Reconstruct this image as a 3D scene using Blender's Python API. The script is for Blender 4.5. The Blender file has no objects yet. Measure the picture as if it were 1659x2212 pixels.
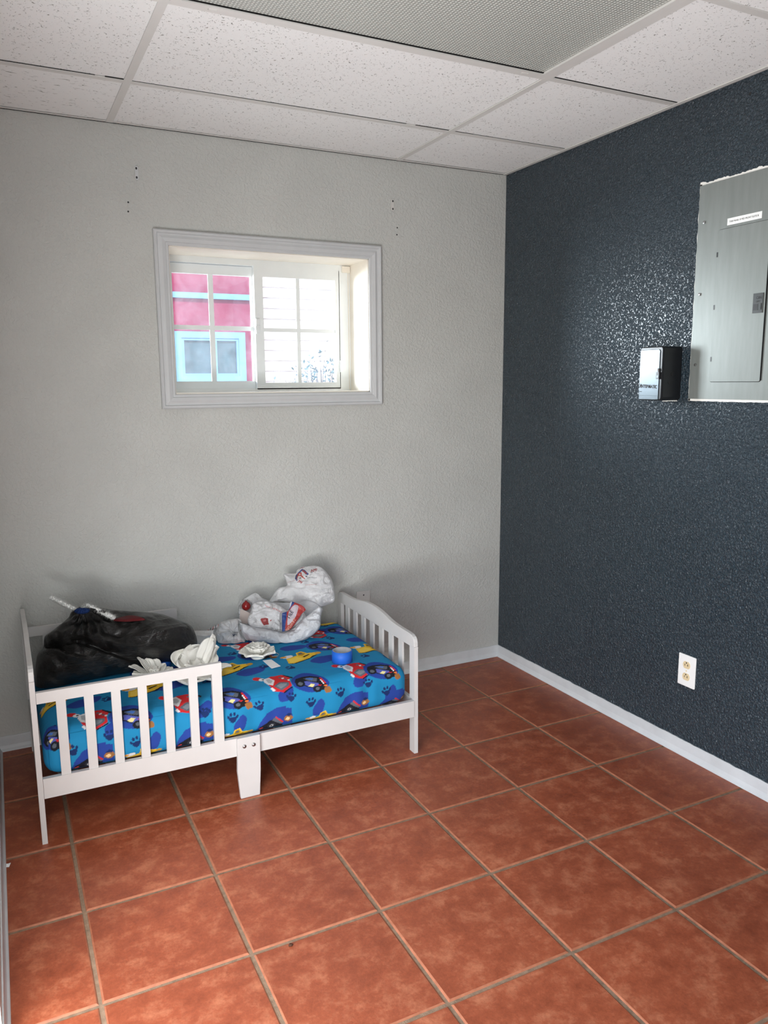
import bpy, bmesh, math, random
import numpy as np
from mathutils import Vector, Matrix, Euler, noise
from mathutils.bvhtree import BVHTree

random.seed(7)
SC = bpy.context.scene
COL = SC.collection
PI = math.pi

# ------------------------------------------------------------------ helpers
def s2l(r, g, b):
    def f(c):
        c /= 255.0
        return c / 12.92 if c <= 0.04045 else ((c + 0.055) / 1.055) ** 2.4
    return (f(r), f(g), f(b), 1.0)

class NT:
    def __init__(s, name):
        s.m = bpy.data.materials.new(name); s.m.use_nodes = True
        s.t = s.m.node_tree; s.t.nodes.clear()
        s.out = s.n('ShaderNodeOutputMaterial')
    def n(s, typ, **k):
        nd = s.t.nodes.new(typ)
        for a, v in k.items():
            if a == 'ins':
                for i, x in v.items(): nd.inputs[i].default_value = x
            else: setattr(nd, a, v)
        return nd
    def l(s, a, ao, b, bi): s.t.links.new(a.outputs[ao], b.inputs[bi])
    def coord(s, scale=(1, 1, 1), rot=(0, 0, 0), kind='Object'):
        tc = s.n('ShaderNodeTexCoord'); mp = s.n('ShaderNodeMapping')
        mp.inputs['Scale'].default_value = scale; mp.inputs['Rotation'].default_value = rot
        s.l(tc, kind, mp, 'Vector'); return mp
    def noise(s, src, scale, detail=4, rough=.55, dist=0):
        n = s.n('ShaderNodeTexNoise', ins={'Scale': scale, 'Detail': detail, 'Roughness': rough, 'Distortion': dist})
        if src: s.l(src, 'Vector', n, 'Vector')
        return n
    def ramp(s, src, so, stops):
        r = s.n('ShaderNodeValToRGB'); e = r.color_ramp.elements
        while len(e) < len(stops): e.new(.5)
        for i, (p, c) in enumerate(stops):
            e[i].position = p; e[i].color = c if len(c) == 4 else (*c, 1)
        s.l(src, so, r, 'Fac'); return r
    def bump(s, src, so, strength, dist, prev=None):
        b = s.n('ShaderNodeBump', ins={'Strength': strength, 'Distance': dist})
        s.l(src, so, b, 'Height')
        if prev: s.l(prev, 'Normal', b, 'Normal')
        return b
    def bsdf(s, color=(.8, .8, .8, 1), rough=.5, metal=0, spec=.5, **k):
        p = s.n('ShaderNodeBsdfPrincipled')
        p.inputs['Base Color'].default_value = color
        p.inputs['Roughness'].default_value = rough
        p.inputs['Metallic'].default_value = metal
        p.inputs['Specular IOR Level'].default_value = spec
        for a, v in k.items(): p.inputs[a.replace('_', ' ')].default_value = v
        s.l(p, 'BSDF', s.out, 'Surface'); return p

def simple(name, col, rough=.5, metal=0, spec=.5, mottled=.06, nscale=14, bump=0, bscale=200, bdist=.001):
    t = NT(name); c = t.coord(); n = t.noise(c, nscale, 5)
    d = tuple(max(0, x * (1 - mottled)) for x in col[:3]); u = tuple(min(1, x * (1 + mottled)) for x in col[:3])
    r = t.ramp(n, 'Fac', [(.3, d), (.7, u)])
    p = t.bsdf(col, rough, metal, spec); t.l(r, 'Color', p, 'Base Color')
    if bump:
        bn = t.noise(c, bscale, 3); b = t.bump(bn, 'Fac', bump, bdist); t.l(b, 'Normal', p, 'Normal')
    return t.m

def world_loc(o):
    v = Vector((0, 0, 0))
    while o is not None:
        v += Vector(o.location); o = o.parent
    return v

def mesh_obj(name, verts, faces, mats, parent=None, origin=None, smooth=False, fmat=None):
    """verts are world coordinates; origin: where the object's own origin stands (top-level), parents only translate"""
    off = world_loc(parent) if parent is not None else Vector(origin if origin is not None else (0, 0, 0))
    V = np.asarray(verts, dtype=np.float64) - np.array(off)
    me = bpy.data.meshes.new(name)
    me.from_pydata(V.tolist(), [], [list(f) for f in faces])
    for m in (mats if isinstance(mats, (list, tuple)) else [mats]): me.materials.append(m)
    if fmat is not None: me.polygons.foreach_set('material_index', np.asarray(fmat, dtype=np.int32))
    if smooth: me.polygons.foreach_set('use_smooth', np.ones(len(me.polygons), dtype=bool))
    me.update()
    o = bpy.data.objects.new(name, me); COL.objects.link(o)
    if parent is not None: o.parent = parent
    elif origin is not None: o.location = origin
    return o

def bm_obj(name, bm, mats, parent=None, origin=None, smooth=False, bevel=0, seg=2):
    if bevel:
        es = [e for e in bm.edges if len(e.link_faces) == 2 and e.calc_face_angle(0) > .6]
        bmesh.ops.bevel(bm, geom=es, offset=bevel, segments=seg, affect='EDGES', profile=.6)
    bm.normal_update()
    V = [v.co[:] for v in bm.verts]; idx = {v: i for i, v in enumerate(bm.verts)}
    F = [[idx[v] for v in f.verts] for f in bm.faces]; M = [f.material_index for f in bm.faces]
    bm.free()
    return mesh_obj(name, V, F, mats, parent, origin, smooth, M)

def add_box(bm, x0, x1, y0, y1, z0, z1, mi=0):
    vs = [bm.verts.new(p) for p in ((x0, y0, z0), (x1, y0, z0), (x1, y1, z0), (x0, y1, z0), (x0, y0, z1), (x1, y0, z1), (x1, y1, z1), (x0, y1, z1))]
    for f in ((3, 2, 1, 0), (4, 5, 6, 7), (0, 1, 5, 4), (1, 2, 6, 5), (2, 3, 7, 6), (3, 0, 4, 7)):
        bm.faces.new([vs[i] for i in f]).material_index = mi
    return vs

def box(name, x0, x1, y0, y1, z0, z1, mat, parent=None, origin=None, bevel=0, seg=2):
    bm = bmesh.new(); add_box(bm, min(x0, x1), max(x0, x1), min(y0, y1), max(y0, y1), min(z0, z1), max(z0, z1))
    return bm_obj(name, bm, mat, parent, origin, False, bevel, seg)

def prism(name, poly, axis, a, b, mat, parent=None, origin=None, bevel=0):
    """poly: 2D outline in the two other axes (order x,y,z without axis); extruded from a to b"""
    bm = bmesh.new()
    def P(p, t):
        q = list(p); q.insert(axis, t); return q
    A = [bm.verts.new(P(p, a)) for p in poly]; B = [bm.verts.new(P(p, b)) for p in poly]
    bm.faces.new(A); bm.faces.new(B[::-1]); n = len(poly)
    for i in range(n): bm.faces.new((A[i], B[i], B[(i + 1) % n], A[(i + 1) % n]))
    bmesh.ops.recalc_face_normals(bm, faces=bm.faces[:])
    return bm_obj(name, bm, mat, parent, origin, False, bevel)

def tube_mesh(pts, rad, n=10, cap=True):
    pts = [Vector(p) for p in pts]; V = []; F = []
    rad = rad if isinstance(rad, (list, tuple)) else [rad] * len(pts)
    for i, p in enumerate(pts):
        d = (pts[min(i + 1, len(pts) - 1)] - pts[max(i - 1, 0)]).normalized()
        a = d.orthogonal().normalized(); b = d.cross(a)
        if i and True:
            # keep the frame from twisting
            a = (la - d * la.dot(d)).normalized(); b = d.cross(a)
        la = a
        for k in range(n):
            t = 2 * PI * k / n; V.append((p + (a * math.cos(t) + b * math.sin(t)) * rad[i])[:])
    for i in range(len(pts) - 1):
        for k in range(n):
            F.append((i * n + k, i * n + (k + 1) % n, (i + 1) * n + (k + 1) % n, (i + 1) * n + k))
    if cap:
        F.append(tuple(range(n))[::-1]); F.append(tuple((len(pts) - 1) * n + k for k in range(n)))
    return V, F

def lathe(prof, c, n=48, axis=2):
    """prof: (radius, height) list; revolved about axis through c"""
    V = []; F = []
    for r, h in prof:
        for k in range(n):
            t = 2 * PI * k / n; q = [r * math.cos(t), r * math.sin(t)]; q.insert(axis, h)
            V.append((c[0] + q[0], c[1] + q[1], c[2] + q[2]))
    for i in range(len(prof) - 1):
        for k in range(n):
            F.append((i * n + k, i * n + (k + 1) % n, (i + 1) * n + (k + 1) % n, (i + 1) * n + k))
    if prof[0][0] < 1e-4 or True:
        pass
    return V, F

def empty(name, loc, label=None, cat=None, group=None, kind=None):
    o = bpy.data.objects.new(name, None); COL.objects.link(o); o.location = loc
    o.empty_display_size = .05
    tag(o, label, cat, group, kind); return o

def tag(o, label=None, cat=None, group=None, kind=None):
    if label: o['label'] = label
    if cat: o['category'] = cat
    if group: o['group'] = group
    if kind: o['kind'] = kind
    return o

def text_tris(body, size=1.0, bold=0.0):
    """triangles (n,3,2) of a word set in the built-in font, lower-left at the origin; width returned too"""
    cu = bpy.data.curves.new('tmp', 'FONT'); cu.body = body; cu.size = size; cu.offset = bold
    ob = bpy.data.objects.new('tmp', cu); COL.objects.link(ob)
    me = bpy.data.meshes.new_from_object(ob); me.calc_loop_triangles()
    V = np.array([v.co[:2] for v in me.vertices]); T = np.array([t.vertices[:] for t in me.loop_triangles])
    bpy.data.objects.remove(ob); bpy.data.curves.remove(cu); bpy.data.meshes.remove(me)
    return V[T]

def text_mesh(name, body, size, place, mat, parent, bold=0.0):
    """place maps (u,v) of the flat word to a world point"""
    T = text_tris(body, size, bold); V = [place(u, v) for u, v in T.reshape(-1, 2)]
    F = [(3 * i, 3 * i + 1, 3 * i + 2) for i in range(len(T))]
    return mesh_obj(name, V, F, mat, parent)

# painting on vertices --------------------------------------------------
def in_poly(P, poly):
    poly = np.asarray(poly, float); mn = poly.min(0); mx = poly.max(0)
    sel = np.where((P[:, 0] >= mn[0]) & (P[:, 0] <= mx[0]) & (P[:, 1] >= mn[1]) & (P[:, 1] <= mx[1]))[0]
    if len(sel) == 0: return sel
    Q = P[sel]; ins = np.zeros(len(sel), bool); n = len(poly)
    for i in range(n):
        a = poly[i]; b = poly[(i + 1) % n]
        if a[1] == b[1]: continue
        c = ((a[1] > Q[:, 1]) != (b[1] > Q[:, 1])) & (Q[:, 0] < (b[0] - a[0]) * (Q[:, 1] - a[1]) / (b[1] - a[1]) + a[0])
        ins ^= c
    return sel[ins]

def paint(P, C, poly, col): C[in_poly(P, poly)] = col
def paint_text(P, C, body, size, org, ang, col, mirror=False, bold=0.0, curve=0):
    T = text_tris(body, size, bold); ca, sa = math.cos(ang), math.sin(ang)
    if mirror: T = T * np.array([1, -1.0]) + np.array([0, size * .7])
    for t in T:
        q = np.stack([org[0] + t[:, 0] * ca - t[:, 1] * sa, org[1] + t[:, 0] * sa + t[:, 1] * ca + curve * t[:, 0] ** 2], -1)
        paint(P, C, q, col)

def ell(cx, cy, rx, ry, ang=0, n=28, f=None):
    o = []
    for k in range(n):
        t = 2 * PI * k / n; m = f(t) if f else 1
        x, y = rx * m * math.cos(t), ry * m * math.sin(t)
        o.append((cx + x * math.cos(ang) - y * math.sin(ang), cy + x * math.sin(ang) + y * math.cos(ang)))
    return o

def set_color(o, C):
    at = o.data.color_attributes.new('print', 'FLOAT_COLOR', 'POINT')
    at.data.foreach_set('color', np.asarray(C, dtype=np.float32).ravel())

# ------------------------------------------------------------------ materials
def wall_paint(name, col, rough, spec, bs, dist, kn=.5, var=.05):
    t = NT(name); c = t.coord()
    n1 = t.noise(c, 85, 3, .5, .6); r1 = t.ramp(n1, 'Fac', [(.42, (0, 0, 0)), (.62, (1, 1, 1))])
    n2 = t.noise(c, 260, 2, .5); n0 = t.noise(c, 3, 4)
    d = tuple(x * (1 - var) for x in col[:3]); u = tuple(min(1, x * (1 + var)) for x in col[:3])
    rc = t.ramp(n0, 'Fac', [(.3, d), (.7, u)])
    b1 = t.bump(r1, 'Color', bs, dist); b2 = t.bump(n2, 'Fac', bs * kn, dist * .4, b1)
    p = t.bsdf(col, rough, 0, spec); t.l(rc, 'Color', p, 'Base Color'); t.l(b2, 'Normal', p, 'Normal')
    return t.m
M_wall = wall_paint('textured_white_wall_paint', (.52, .525, .50, 1), .6, .3, .5, .0022)
def dark_paint():
    t = NT('dark_slate_wall_paint'); c = t.coord()
    n1 = t.noise(c, 120, 2, .5, .5); r1 = t.ramp(n1, 'Fac', [(.40, (0, 0, 0)), (.68, (1, 1, 1))])
    n2 = t.noise(c, 300, 2, .5); n0 = t.noise(c, 2, 4)
    rc = t.ramp(n0, 'Fac', [(.3, s2l(37, 52, 62)), (.7, s2l(42, 58, 68))])
    b1 = t.bump(r1, 'Color', 1.0, .0058); b2 = t.bump(n2, 'Fac', .35, .0012, b1)
    p = t.bsdf((.03, .04, .05, 1), .31, 0, .7); t.l(rc, 'Color', p, 'Base Color'); t.l(b2, 'Normal', p, 'Normal')
    return t.m
M_dark = dark_paint()
M_trim = simple('white_gloss_trim', s2l(196, 198, 199), .35, 0, .5, .03)
M_base = simple('scuffed_white_baseboard', s2l(204, 207, 209), .45, 0, .4, .08, 9, .3, 60, .001)
M_grout = simple('sandy_grout', s2l(140, 118, 98), .9, 0, .2, .22, 60, .6, 300, .002)
M_edge = simple('pale_tile_edge', s2l(160, 100, 74), .55, 0, .35, .2, 40)  # bevel faces, a paler tan than the tile tops
def tile_mat():
    t = NT('terracotta_tile'); c = t.coord()
    big = t.noise(c, 2.2, 4, .6); mid = t.noise(c, 13, 12, .74, .1); fine = t.noise(c, 110, 6, .7, .4)
    m1 = t.ramp(mid, 'Fac', [(.32, s2l(136, 67, 42)), (.5, s2l(158, 83, 55)), (.66, s2l(186, 117, 86))])
    m2 = t.ramp(big, 'Fac', [(.3, (.80, .76, .74)), (.7, (1.08, 1.04, 1.0))])
    f = t.ramp(fine, 'Fac', [(.35, (.82, .80, .78)), (.6, (1.06, 1.05, 1.04))])
    mx = t.n('ShaderNodeMix', data_type='RGBA', blend_type='MULTIPLY'); mx.inputs[0].default_value = 1
    t.t.links.new(m1.outputs['Color'], mx.inputs[6]); t.t.links.new(m2.outputs['Color'], mx.inputs[7])
    my = t.n('ShaderNodeMix', data_type='RGBA', blend_type='MULTIPLY'); my.inputs[0].default_value = .8
    t.t.links.new(mx.outputs[2], my.inputs[6]); t.t.links.new(f.outputs['Color'], my.inputs[7])
    p = t.bsdf((.4, .13, .06, 1), .42, 0, .5)
    t.t.links.new(my.outputs[2], p.inputs['Base Color'])
    rr = t.ramp(mid, 'Fac', [(.3, (.36, .36, .36)), (.7, (.52, .52, .52))]); t.l(rr, 'Color', p, 'Roughness')
    b = t.bump(fine, 'Fac', .35, .0015); b2 = t.bump(mid, 'Fac', .25, .003, b); t.l(b2, 'Normal', p, 'Normal')
    return t.m
M_tile = tile_mat()
def acoustic(name, elong):
    t = NT(name); c = t.coord((1, 1, 1) if not elong else (.28, 1, 1))
    n = t.noise(c, 150 if not elong else 150, 2, .5, 1.0)
    pits = t.ramp(n, 'Fac', [(.655, (0, 0, 0)), (.70, (1, 1, 1))])
    n2 = t.noise(t.coord(), 300, 2)
    mix = t.n('ShaderNodeMix', data_type='RGBA'); t.l(pits, 'Color', mix, 0)
    mix.inputs[6].default_value = (.86, .86, .85, 1); mix.inputs[7].default_value = (.30, .28, .26, 1)
    p = t.bsdf((.8, .8, .8, 1), .9, 0, .2); t.t.links.new(mix.outputs[2], p.inputs['Base Color'])
    inv = t.n('ShaderNodeMath', operation='SUBTRACT'); inv.inputs[0].default_value = 1; t.l(pits, 'Color', inv, 1)
    b = t.bump(inv, 'Value', .8, .003); b2 = t.bump(n2, 'Fac', .25, .001, b); t.l(b2, 'Normal', p, 'Normal')
    return t.m
M_acou = acoustic('pitted_acoustic_tile', False); M_acou2 = acoustic('fissured_acoustic_tile', True)
M_bar = simple('white_enamel_grid_bar', s2l(214, 212, 208), .4, 0, .5, .02)
M_gap = simple('dark_gap', (.012, .012, .012, 1), .9, 0, .1)
def lens_mat():
    t = NT('prismatic_light_lens'); c = t.coord((1, 1, 1), (0, 0, math.radians(45)))
    def wave(rot):
        cc = t.coord((1, 1, 1), (0, 0, rot))
        return t.n('ShaderNodeTexWave', wave_type='BANDS', bands_direction='X', wave_profile='SIN', ins={'Scale': 32.0}), cc
    w1, c1 = wave(0); w2, c2 = wave(PI / 2); t.l(c1, 'Vector', w1, 'Vector'); t.l(c2, 'Vector', w2, 'Vector')
    ad = t.n('ShaderNodeMath', operation='MULTIPLY'); t.l(w1, 'Fac', ad, 0); t.l(w2, 'Fac', ad, 1)
    r = t.ramp(ad, 'Value', [(.05, s2l(158, 160, 154)), (.5, s2l(216, 218, 212))])
    cl = t.noise(t.coord(), 2.5, 3)
    p = t.bsdf((.6, .6, .58, 1), .3, 0, .5); t.l(r, 'Color', p, 'Base Color')
    b = t.bump(ad, 'Value', .5, .004); t.l(b, 'Normal', p, 'Normal')
    return t.m
M_lens = lens_mat()
M_bed = simple('white_painted_wood', s2l(201, 199, 197), .35, 0, .45, .03, 8, .12, 40, .001)
M_steel = simple('brushed_steel', (.45, .45, .45, 1), .32, 1, .5, .1, 60)
def panel_mat():
    t = NT('grey_painted_steel'); c = t.coord((1, 1, .12)); n = t.noise(c, 60, 3)
    r = t.ramp(n, 'Fac', [(.3, s2l(126, 131, 128)), (.7, s2l(133, 138, 135))])
    p = t.bsdf((.27, .29, .285, 1), .45, .38, .5); t.l(r, 'Color', p, 'Base Color')
    return t.m
M_panel = panel_mat()
M_box = simple('dark_gunmetal_enamel', s2l(30, 32, 35), .3, .2, .5, .1)
M_alum = simple('polished_timer_cover', s2l(84, 91, 96), .3, .85, .5, .03)
M_latch = simple('dark_grey_latch', s2l(66, 68, 68), .35, .4, .5, .1)
M_black = simple('black_plastic', (.01, .01, .011, 1), .35, 0, .5, .2)
M_ivory = simple('ivory_plastic', s2l(222, 202, 162), .35, 0, .5, .03)
M_plate = simple('white_plastic_plate', s2l(238, 238, 236), .3, 0, .5, .02)
M_plategrey = simple('painted_over_plate', s2l(204, 202, 198), .45, 0, .4, .03)
M_ink = simple('black_ink', (.012, .012, .014, 1), .6)
M_label = simple('white_label_tape', s2l(238, 240, 238), .4)
M_chip = simple('bare_white_plaster', s2l(232, 230, 224), .8, 0, .2, .06, 40, .6, 90, .003)
M_vinyl = simple('white_vinyl_window', s2l(226, 230, 230), .35, 0, .5, .02)
M_jamb = simple('cream_window_reveal', s2l(232, 226, 214), .5, 0, .4, .03)
def glass():
    t = NT('dusty_window_glass'); tr = t.n('ShaderNodeBsdfTransparent'); df = t.n('ShaderNodeBsdfTranslucent')
    df.inputs['Color'].default_value = (.8, .86, .95, 1)
    gl = t.n('ShaderNodeBsdfGlossy', ins={'Roughness': .02}); gl.inputs['Color'].default_value = (1, 1, 1, 1)
    n = t.noise(t.coord(), 9, 6, .7, .5); r = t.ramp(n, 'Fac', [(.35, (.025, .025, .025)), (.75, (.075, .075, .075))])
    m1 = t.n('ShaderNodeMixShader'); t.l(r, 'Color', m1, 0); t.l(tr, 0, m1, 1); t.l(df, 0, m1, 2)
    m2 = t.n('ShaderNodeMixShader'); m2.inputs[0].default_value = .05; t.l(m1, 0, m2, 1); t.l(gl, 0, m2, 2)
    t.l(m2, 0, t.out, 'Surface'); return t.m
M_glass = glass()
def film(name, trans, transp, base=(.86, .865, .88, 1), rough=.32):
    """thin crinkled carrier-bag plastic, printed through the colour attribute"""
    t = NT(name); at = t.n('ShaderNodeAttribute', attribute_name='print')
    c = t.coord(); n = t.noise(c, 26, 5, .6, 1.0); n2 = t.noise(c, 80, 3, .6, .8)
    p = t.n('ShaderNodeBsdfPrincipled'); p.inputs['Roughness'].default_value = rough
    t.l(at, 'Color', p, 'Base Color')
    vo = t.n('ShaderNodeTexVoronoi', feature='F1', ins={'Scale': 30.0}); wv = t.n('ShaderNodeMix', data_type='VECTOR'); wv.inputs[0].default_value = .035
    t.t.links.new(c.outputs[0], wv.inputs[4]); t.t.links.new(n.outputs['Color'], wv.inputs[5]); t.t.links.new(wv.outputs[1], vo.inputs['Vector'])
    b = t.bump(n, 'Fac', .5, .012); b1 = t.bump(vo, 'Distance', .8, .014, b); b2 = t.bump(n2, 'Fac', .3, .004, b1); t.l(b2, 'Normal', p, 'Normal')
    tl = t.n('ShaderNodeBsdfTranslucent'); t.l(at, 'Color', tl, 'Color'); t.l(b2, 'Normal', tl, 'Normal')
    tp = t.n('ShaderNodeBsdfTransparent')
    m1 = t.n('ShaderNodeMixShader'); m1.inputs[0].default_value = trans; t.l(p, 0, m1, 1); t.l(tl, 0, m1, 2)
    m2 = t.n('ShaderNodeMixShader'); m2.inputs[0].default_value = transp; t.l(m1, 0, m2, 1); t.l(tp, 0, m2, 2)
    t.l(m2, 0, t.out, 'Surface'); return t.m
M_film = film('white_carrier_bag_film', .35, .12)
M_filmclear = film('sheer_carrier_bag_film', .4, .45)
M_print = film('printed_bag_film', .2, .0)
def blackbag():
    t = NT('black_bin_bag_plastic'); c = t.coord()
    n = t.noise(c, 14, 6, .6, 1.6); n2 = t.noise(t.coord((1, 1, 3.2)), 75, 4, .65, 1.2); patch = t.noise(c, 9, 2)
    rp = t.ramp(patch, 'Fac', [(.42, (0, 0, 0)), (.60, (1, 1, 1))])
    mm = t.n('ShaderNodeMath', operation='MULTIPLY'); t.l(n2, 'Fac', mm, 0); t.l(rp, 'Color', mm, 1)
    vo = t.n('ShaderNodeTexVoronoi', feature='F1', ins={'Scale': 15.0}); wv = t.n('ShaderNodeMix', data_type='VECTOR'); wv.inputs[0].default_value = .06
    t.t.links.new(c.outputs[0], wv.inputs[4]); t.t.links.new(n.outputs['Color'], wv.inputs[5]); t.t.links.new(wv.outputs[1], vo.inputs['Vector'])
    b = t.bump(n, 'Fac', .5, .02); b1 = t.bump(vo, 'Distance', .4, .02, b); b2 = t.bump(mm, 'Value', .9, .009, b1)
    p = t.bsdf((.009, .0085, .008, 1), .25, 0, .42); t.l(b2, 'Normal', p, 'Normal'); return t.m
M_bin = blackbag()
def sheet_mat():
    t = NT('printed_blue_crib_sheet'); at = t.n('ShaderNodeAttribute', attribute_name='print')
    n = t.noise(t.coord(), 500, 2); p = t.bsdf((.1, .3, .6, 1), .85, 0, .2); t.l(at, 'Color', p, 'Base Color')
    w = t.noise(t.coord((1, 2.2, 1)), 9, 3)
    b = t.bump(n, 'Fac', .15, .0006); b2 = t.bump(w, 'Fac', .35, .012, b); t.l(b2, 'Normal', p, 'Normal'); return t.m
M_sheet = sheet_mat()
M_foam = simple('white_matte_foam', s2l(226, 225, 218), .6, 0, .3, .03, 20, .2, 60, .001)
M_tape = simple('blue_painters_tape', s2l(24, 92, 190), .55, 0, .4, .05)
M_core = simple('grey_card_core', s2l(176, 178, 180), .8, 0, .2, .08, 60)
M_fuzz = simple('white_fluffy_fibre', s2l(232, 232, 230), .95, 0, .1, .06, 60)
M_bluecloth = simple('navy_fabric', s2l(18, 40, 84), .8, 0, .2, .1)
M_redcloth = simple('dark_red_fabric', s2l(84, 15, 20), .7, 0, .3, .1)
M_redplastic = simple('red_glossy_plastic', s2l(128, 26, 26), .25, 0, .5, .1)
M_card = simple('pinkish_grey_card', s2l(176, 164, 158), .8, 0, .2, .04)
M_paper = simple('white_paper', s2l(232, 233, 234), .8, 0, .2, .02)
M_wire = simple('bright_wire', (.7, .7, .7, 1), .25, 1, .5, .02)
M_stone = simple('brown_grit', s2l(70, 46, 34), .8, 0, .2, .2, 60)
M_redwall = simple('barn_red_siding', s2l(126, 40, 72), .8, 0, .2, .1, 5, .3, 40, .004)
M_bluetrim = simple('pale_blue_trim', s2l(104, 146, 188), .6, 0, .3, .05)
M_dkglass = simple('dark_outside_glass', s2l(66, 92, 104), .25, 0, .6, .4, 6)
def siding():
    t = NT('weathered_white_siding'); c = t.coord((.35, 1, 14)); n = t.noise(c, 5, 5, .65)
    r = t.ramp(n, 'Fac', [(.30, (.20, .14, .13)), (.42, (.86, .86, .86))])
    p = t.bsdf((.9, .9, .9, 1), .7, 0, .2); t.l(r, 'Color', p, 'Base Color'); return t.m
M_siding = siding()
M_ground = simple('pale_gravel_ground', s2l(176, 168, 158), .95, 0, .1, .12, 8, .5, 80, .01)
M_leaf = simple('grey_green_leaves', s2l(84, 112, 120), .6, 0, .3, .3, 30)
M_twig = simple('bare_twigs', s2l(110, 112, 118), .8, 0, .2, .2, 30)
M_roof = simple('flat_roof_board', s2l(120, 116, 110), .9)

# ------------------------------------------------------------------ the room
XL, XR, YB, YF, ZC = -2.362, 0.0, 0.0, -4.30, 2.389
D, XO, YO = .36156, .01025, -.0715                     # tile pitch and where the joints fall
def make_floor():
    V = []; F = []; FM = []
    def quad(pts, m):
        i = len(V); V.extend(pts); F.append(tuple(range(i, i + len(pts)))); FM.append(m)
    zg = -.0035; quad([(XL - .1, YF - .1, zg), (XR + .1, YF - .1, zg), (XR + .1, YB + .1, zg), (XL - .1, YB + .1, zg)], 1)
    g = .0047; b = .0042
    rnd = random.Random(3)
    for i in range(-1, 8):
        for j in range(-2, 13):
            xa, xb = XO - (i + 1) * D + g, XO - i * D - g
            ya, yb = YO - (j + 1) * D + g, YO - j * D - g
            xa, xb, ya, yb = max(xa, XL - .01), min(xb, XR + .01), max(ya, YF - .01), min(yb, YB + .01)
            if xb - xa < .02 or yb - ya < .02: continue
            dz = rnd.uniform(-.0006, .0004); w = lambda: rnd.uniform(-.0012, .0012)
            o = [(xa + w(), ya + w(), zg), (xb + w(), ya + w(), zg), (xb + w(), yb + w(), zg), (xa + w(), yb + w(), zg)]
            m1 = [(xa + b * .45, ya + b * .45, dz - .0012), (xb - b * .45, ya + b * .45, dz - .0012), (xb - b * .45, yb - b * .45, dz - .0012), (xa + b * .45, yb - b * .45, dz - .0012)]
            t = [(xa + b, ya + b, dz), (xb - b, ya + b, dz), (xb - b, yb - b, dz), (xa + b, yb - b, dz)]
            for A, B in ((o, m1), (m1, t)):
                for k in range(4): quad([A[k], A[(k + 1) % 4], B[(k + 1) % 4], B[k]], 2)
            quad(t, 0)
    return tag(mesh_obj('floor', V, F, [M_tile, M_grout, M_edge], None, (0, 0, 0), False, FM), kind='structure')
make_floor()

# back wall with the window opening
WX0, WX1, WZ0, WZ1 = -1.6055, -.7300, 1.3790, 1.9620
WT = .28
def wall_with_hole(name, mat, a0, a1, h0, h1, o, axis, p0, p1):
    """solid wall lying between p0 and p1 on axis (0 or 1); a = the other horizontal axis; o = (a0,a1,z0,z1) opening"""
    bm = bmesh.new()
    def B(u0, u1, z0, z1):
        if axis == 1: add_box(bm, u0, u1, min(p0, p1), max(p0, p1), z0, z1)
        else: add_box(bm, min(p0, p1), max(p0, p1), u0, u1, z0, z1)
    oa0, oa1, oz0, oz1 = o
    B(a0, oa0, h0, h1); B(oa1, a1, h0, h1)
    if oz0 > h0: B(oa0, oa1, h0, oz0)
    if oz1 < h1: B(oa0, oa1, oz1, h1)
    return tag(bm_obj(name, bm, mat, None, (0, 0, 0)), kind='structure')
wall_back = wall_with_hole('wall_back', M_wall, XL - .2, XR + .2, -.05, 2.62, (WX0, WX1, WZ0, WZ1), 1, 0, WT)
wall_right = tag(box('wall_right', 0, .2, YF - .2, 0, -.05, 2.62, M_dark, None, (0, 0, 0)), kind='structure')
wall_left = wall_with_hole('wall_left', M_wall, YF - .2, 0, -.05, 2.62, (-3.75, -1.56, -.05, 2.05), 0, XL - .15, XL)
wall_front = tag(box('wall_front', XL - .15, .2, YF - .2, YF, -.05, 2.62, M_wall, None, (0, 0, 0)), kind='structure')
# small nail holes and a hairline crack in the white wall
def disc(name, c, r, axis, mat, parent, th=.0012, n=10, rz=None):
    pr = [(0, 0), (r * .7, 0), (r, th), (r * .4, th * 1.3), (0, th * 1.3)]
    V, F = lathe(pr, (0, 0, 0), n, 2)
    V = np.array(V)
    if axis == 1: V = np.stack([V[:, 0], -V[:, 2], V[:, 1] * (rz or 1)], -1)
    elif axis == 0: V = np.stack([-V[:, 2], V[:, 0], V[:, 1]], -1)
    return mesh_obj(name, V + np.array(c), F, mat, parent)
for x, z in ((-1.7469, 2.1099), (-1.7489, 2.0759), (-.5861, 2.1052), (-.588, 2.075), (-.6075, 2.222)):
    disc('nail_hole', (x, 0, z), .0034, 1, M_black, wall_back, .0008)
V, F = tube_mesh([(-.7444, 0, .9299), (-.71, -.0002, .9265), (-.675, 0, .926), (-.6239, 0, .9173)], .0011, 6)
mesh_obj('hairline_crack', V, F, M_plategrey, wall_back)
disc('nail_hole', (0, -1.352, 2.335), .005, 0, M_black, wall_right, .001)

# ragged strips of unpainted plaster round the electrical panel
def ragged(name, pts_in, pts_out, x, parent):
    n = len(pts_in); V = [(x, y, z) for y, z in pts_in] + [(x, y, z) for y, z in pts_out]
    F = [(i, i + 1, n + i + 1, n + i) for i in range(n - 1)]
    return mesh_obj(name, V, F, M_chip, parent)
rr = random.Random(11)
PY0, PY1, PZ0, PZ1 = -1.1745, -1.5455, 1.3560, 2.0885
def edge_run(n, a, b, base, amp, seed):
    o = []
    for i in range(n):
        t = i / (n - 1); o.append((a + (b - a) * t, base + amp * (noise.noise(Vector((t * 14, seed, 0))) + .6 * noise.noise(Vector((t * 45, seed, 3))))))
    return o
top_o = edge_run(70, PY0 + .004, PY1 - .01, PZ1 + .0095, .007, 1.3)
ragged('unpainted_edge', [(y, PZ1 - .004) for y, z in top_o], [(y, max(z, PZ1 + .001)) for y, z in top_o], -.0012, wall_right)
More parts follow.
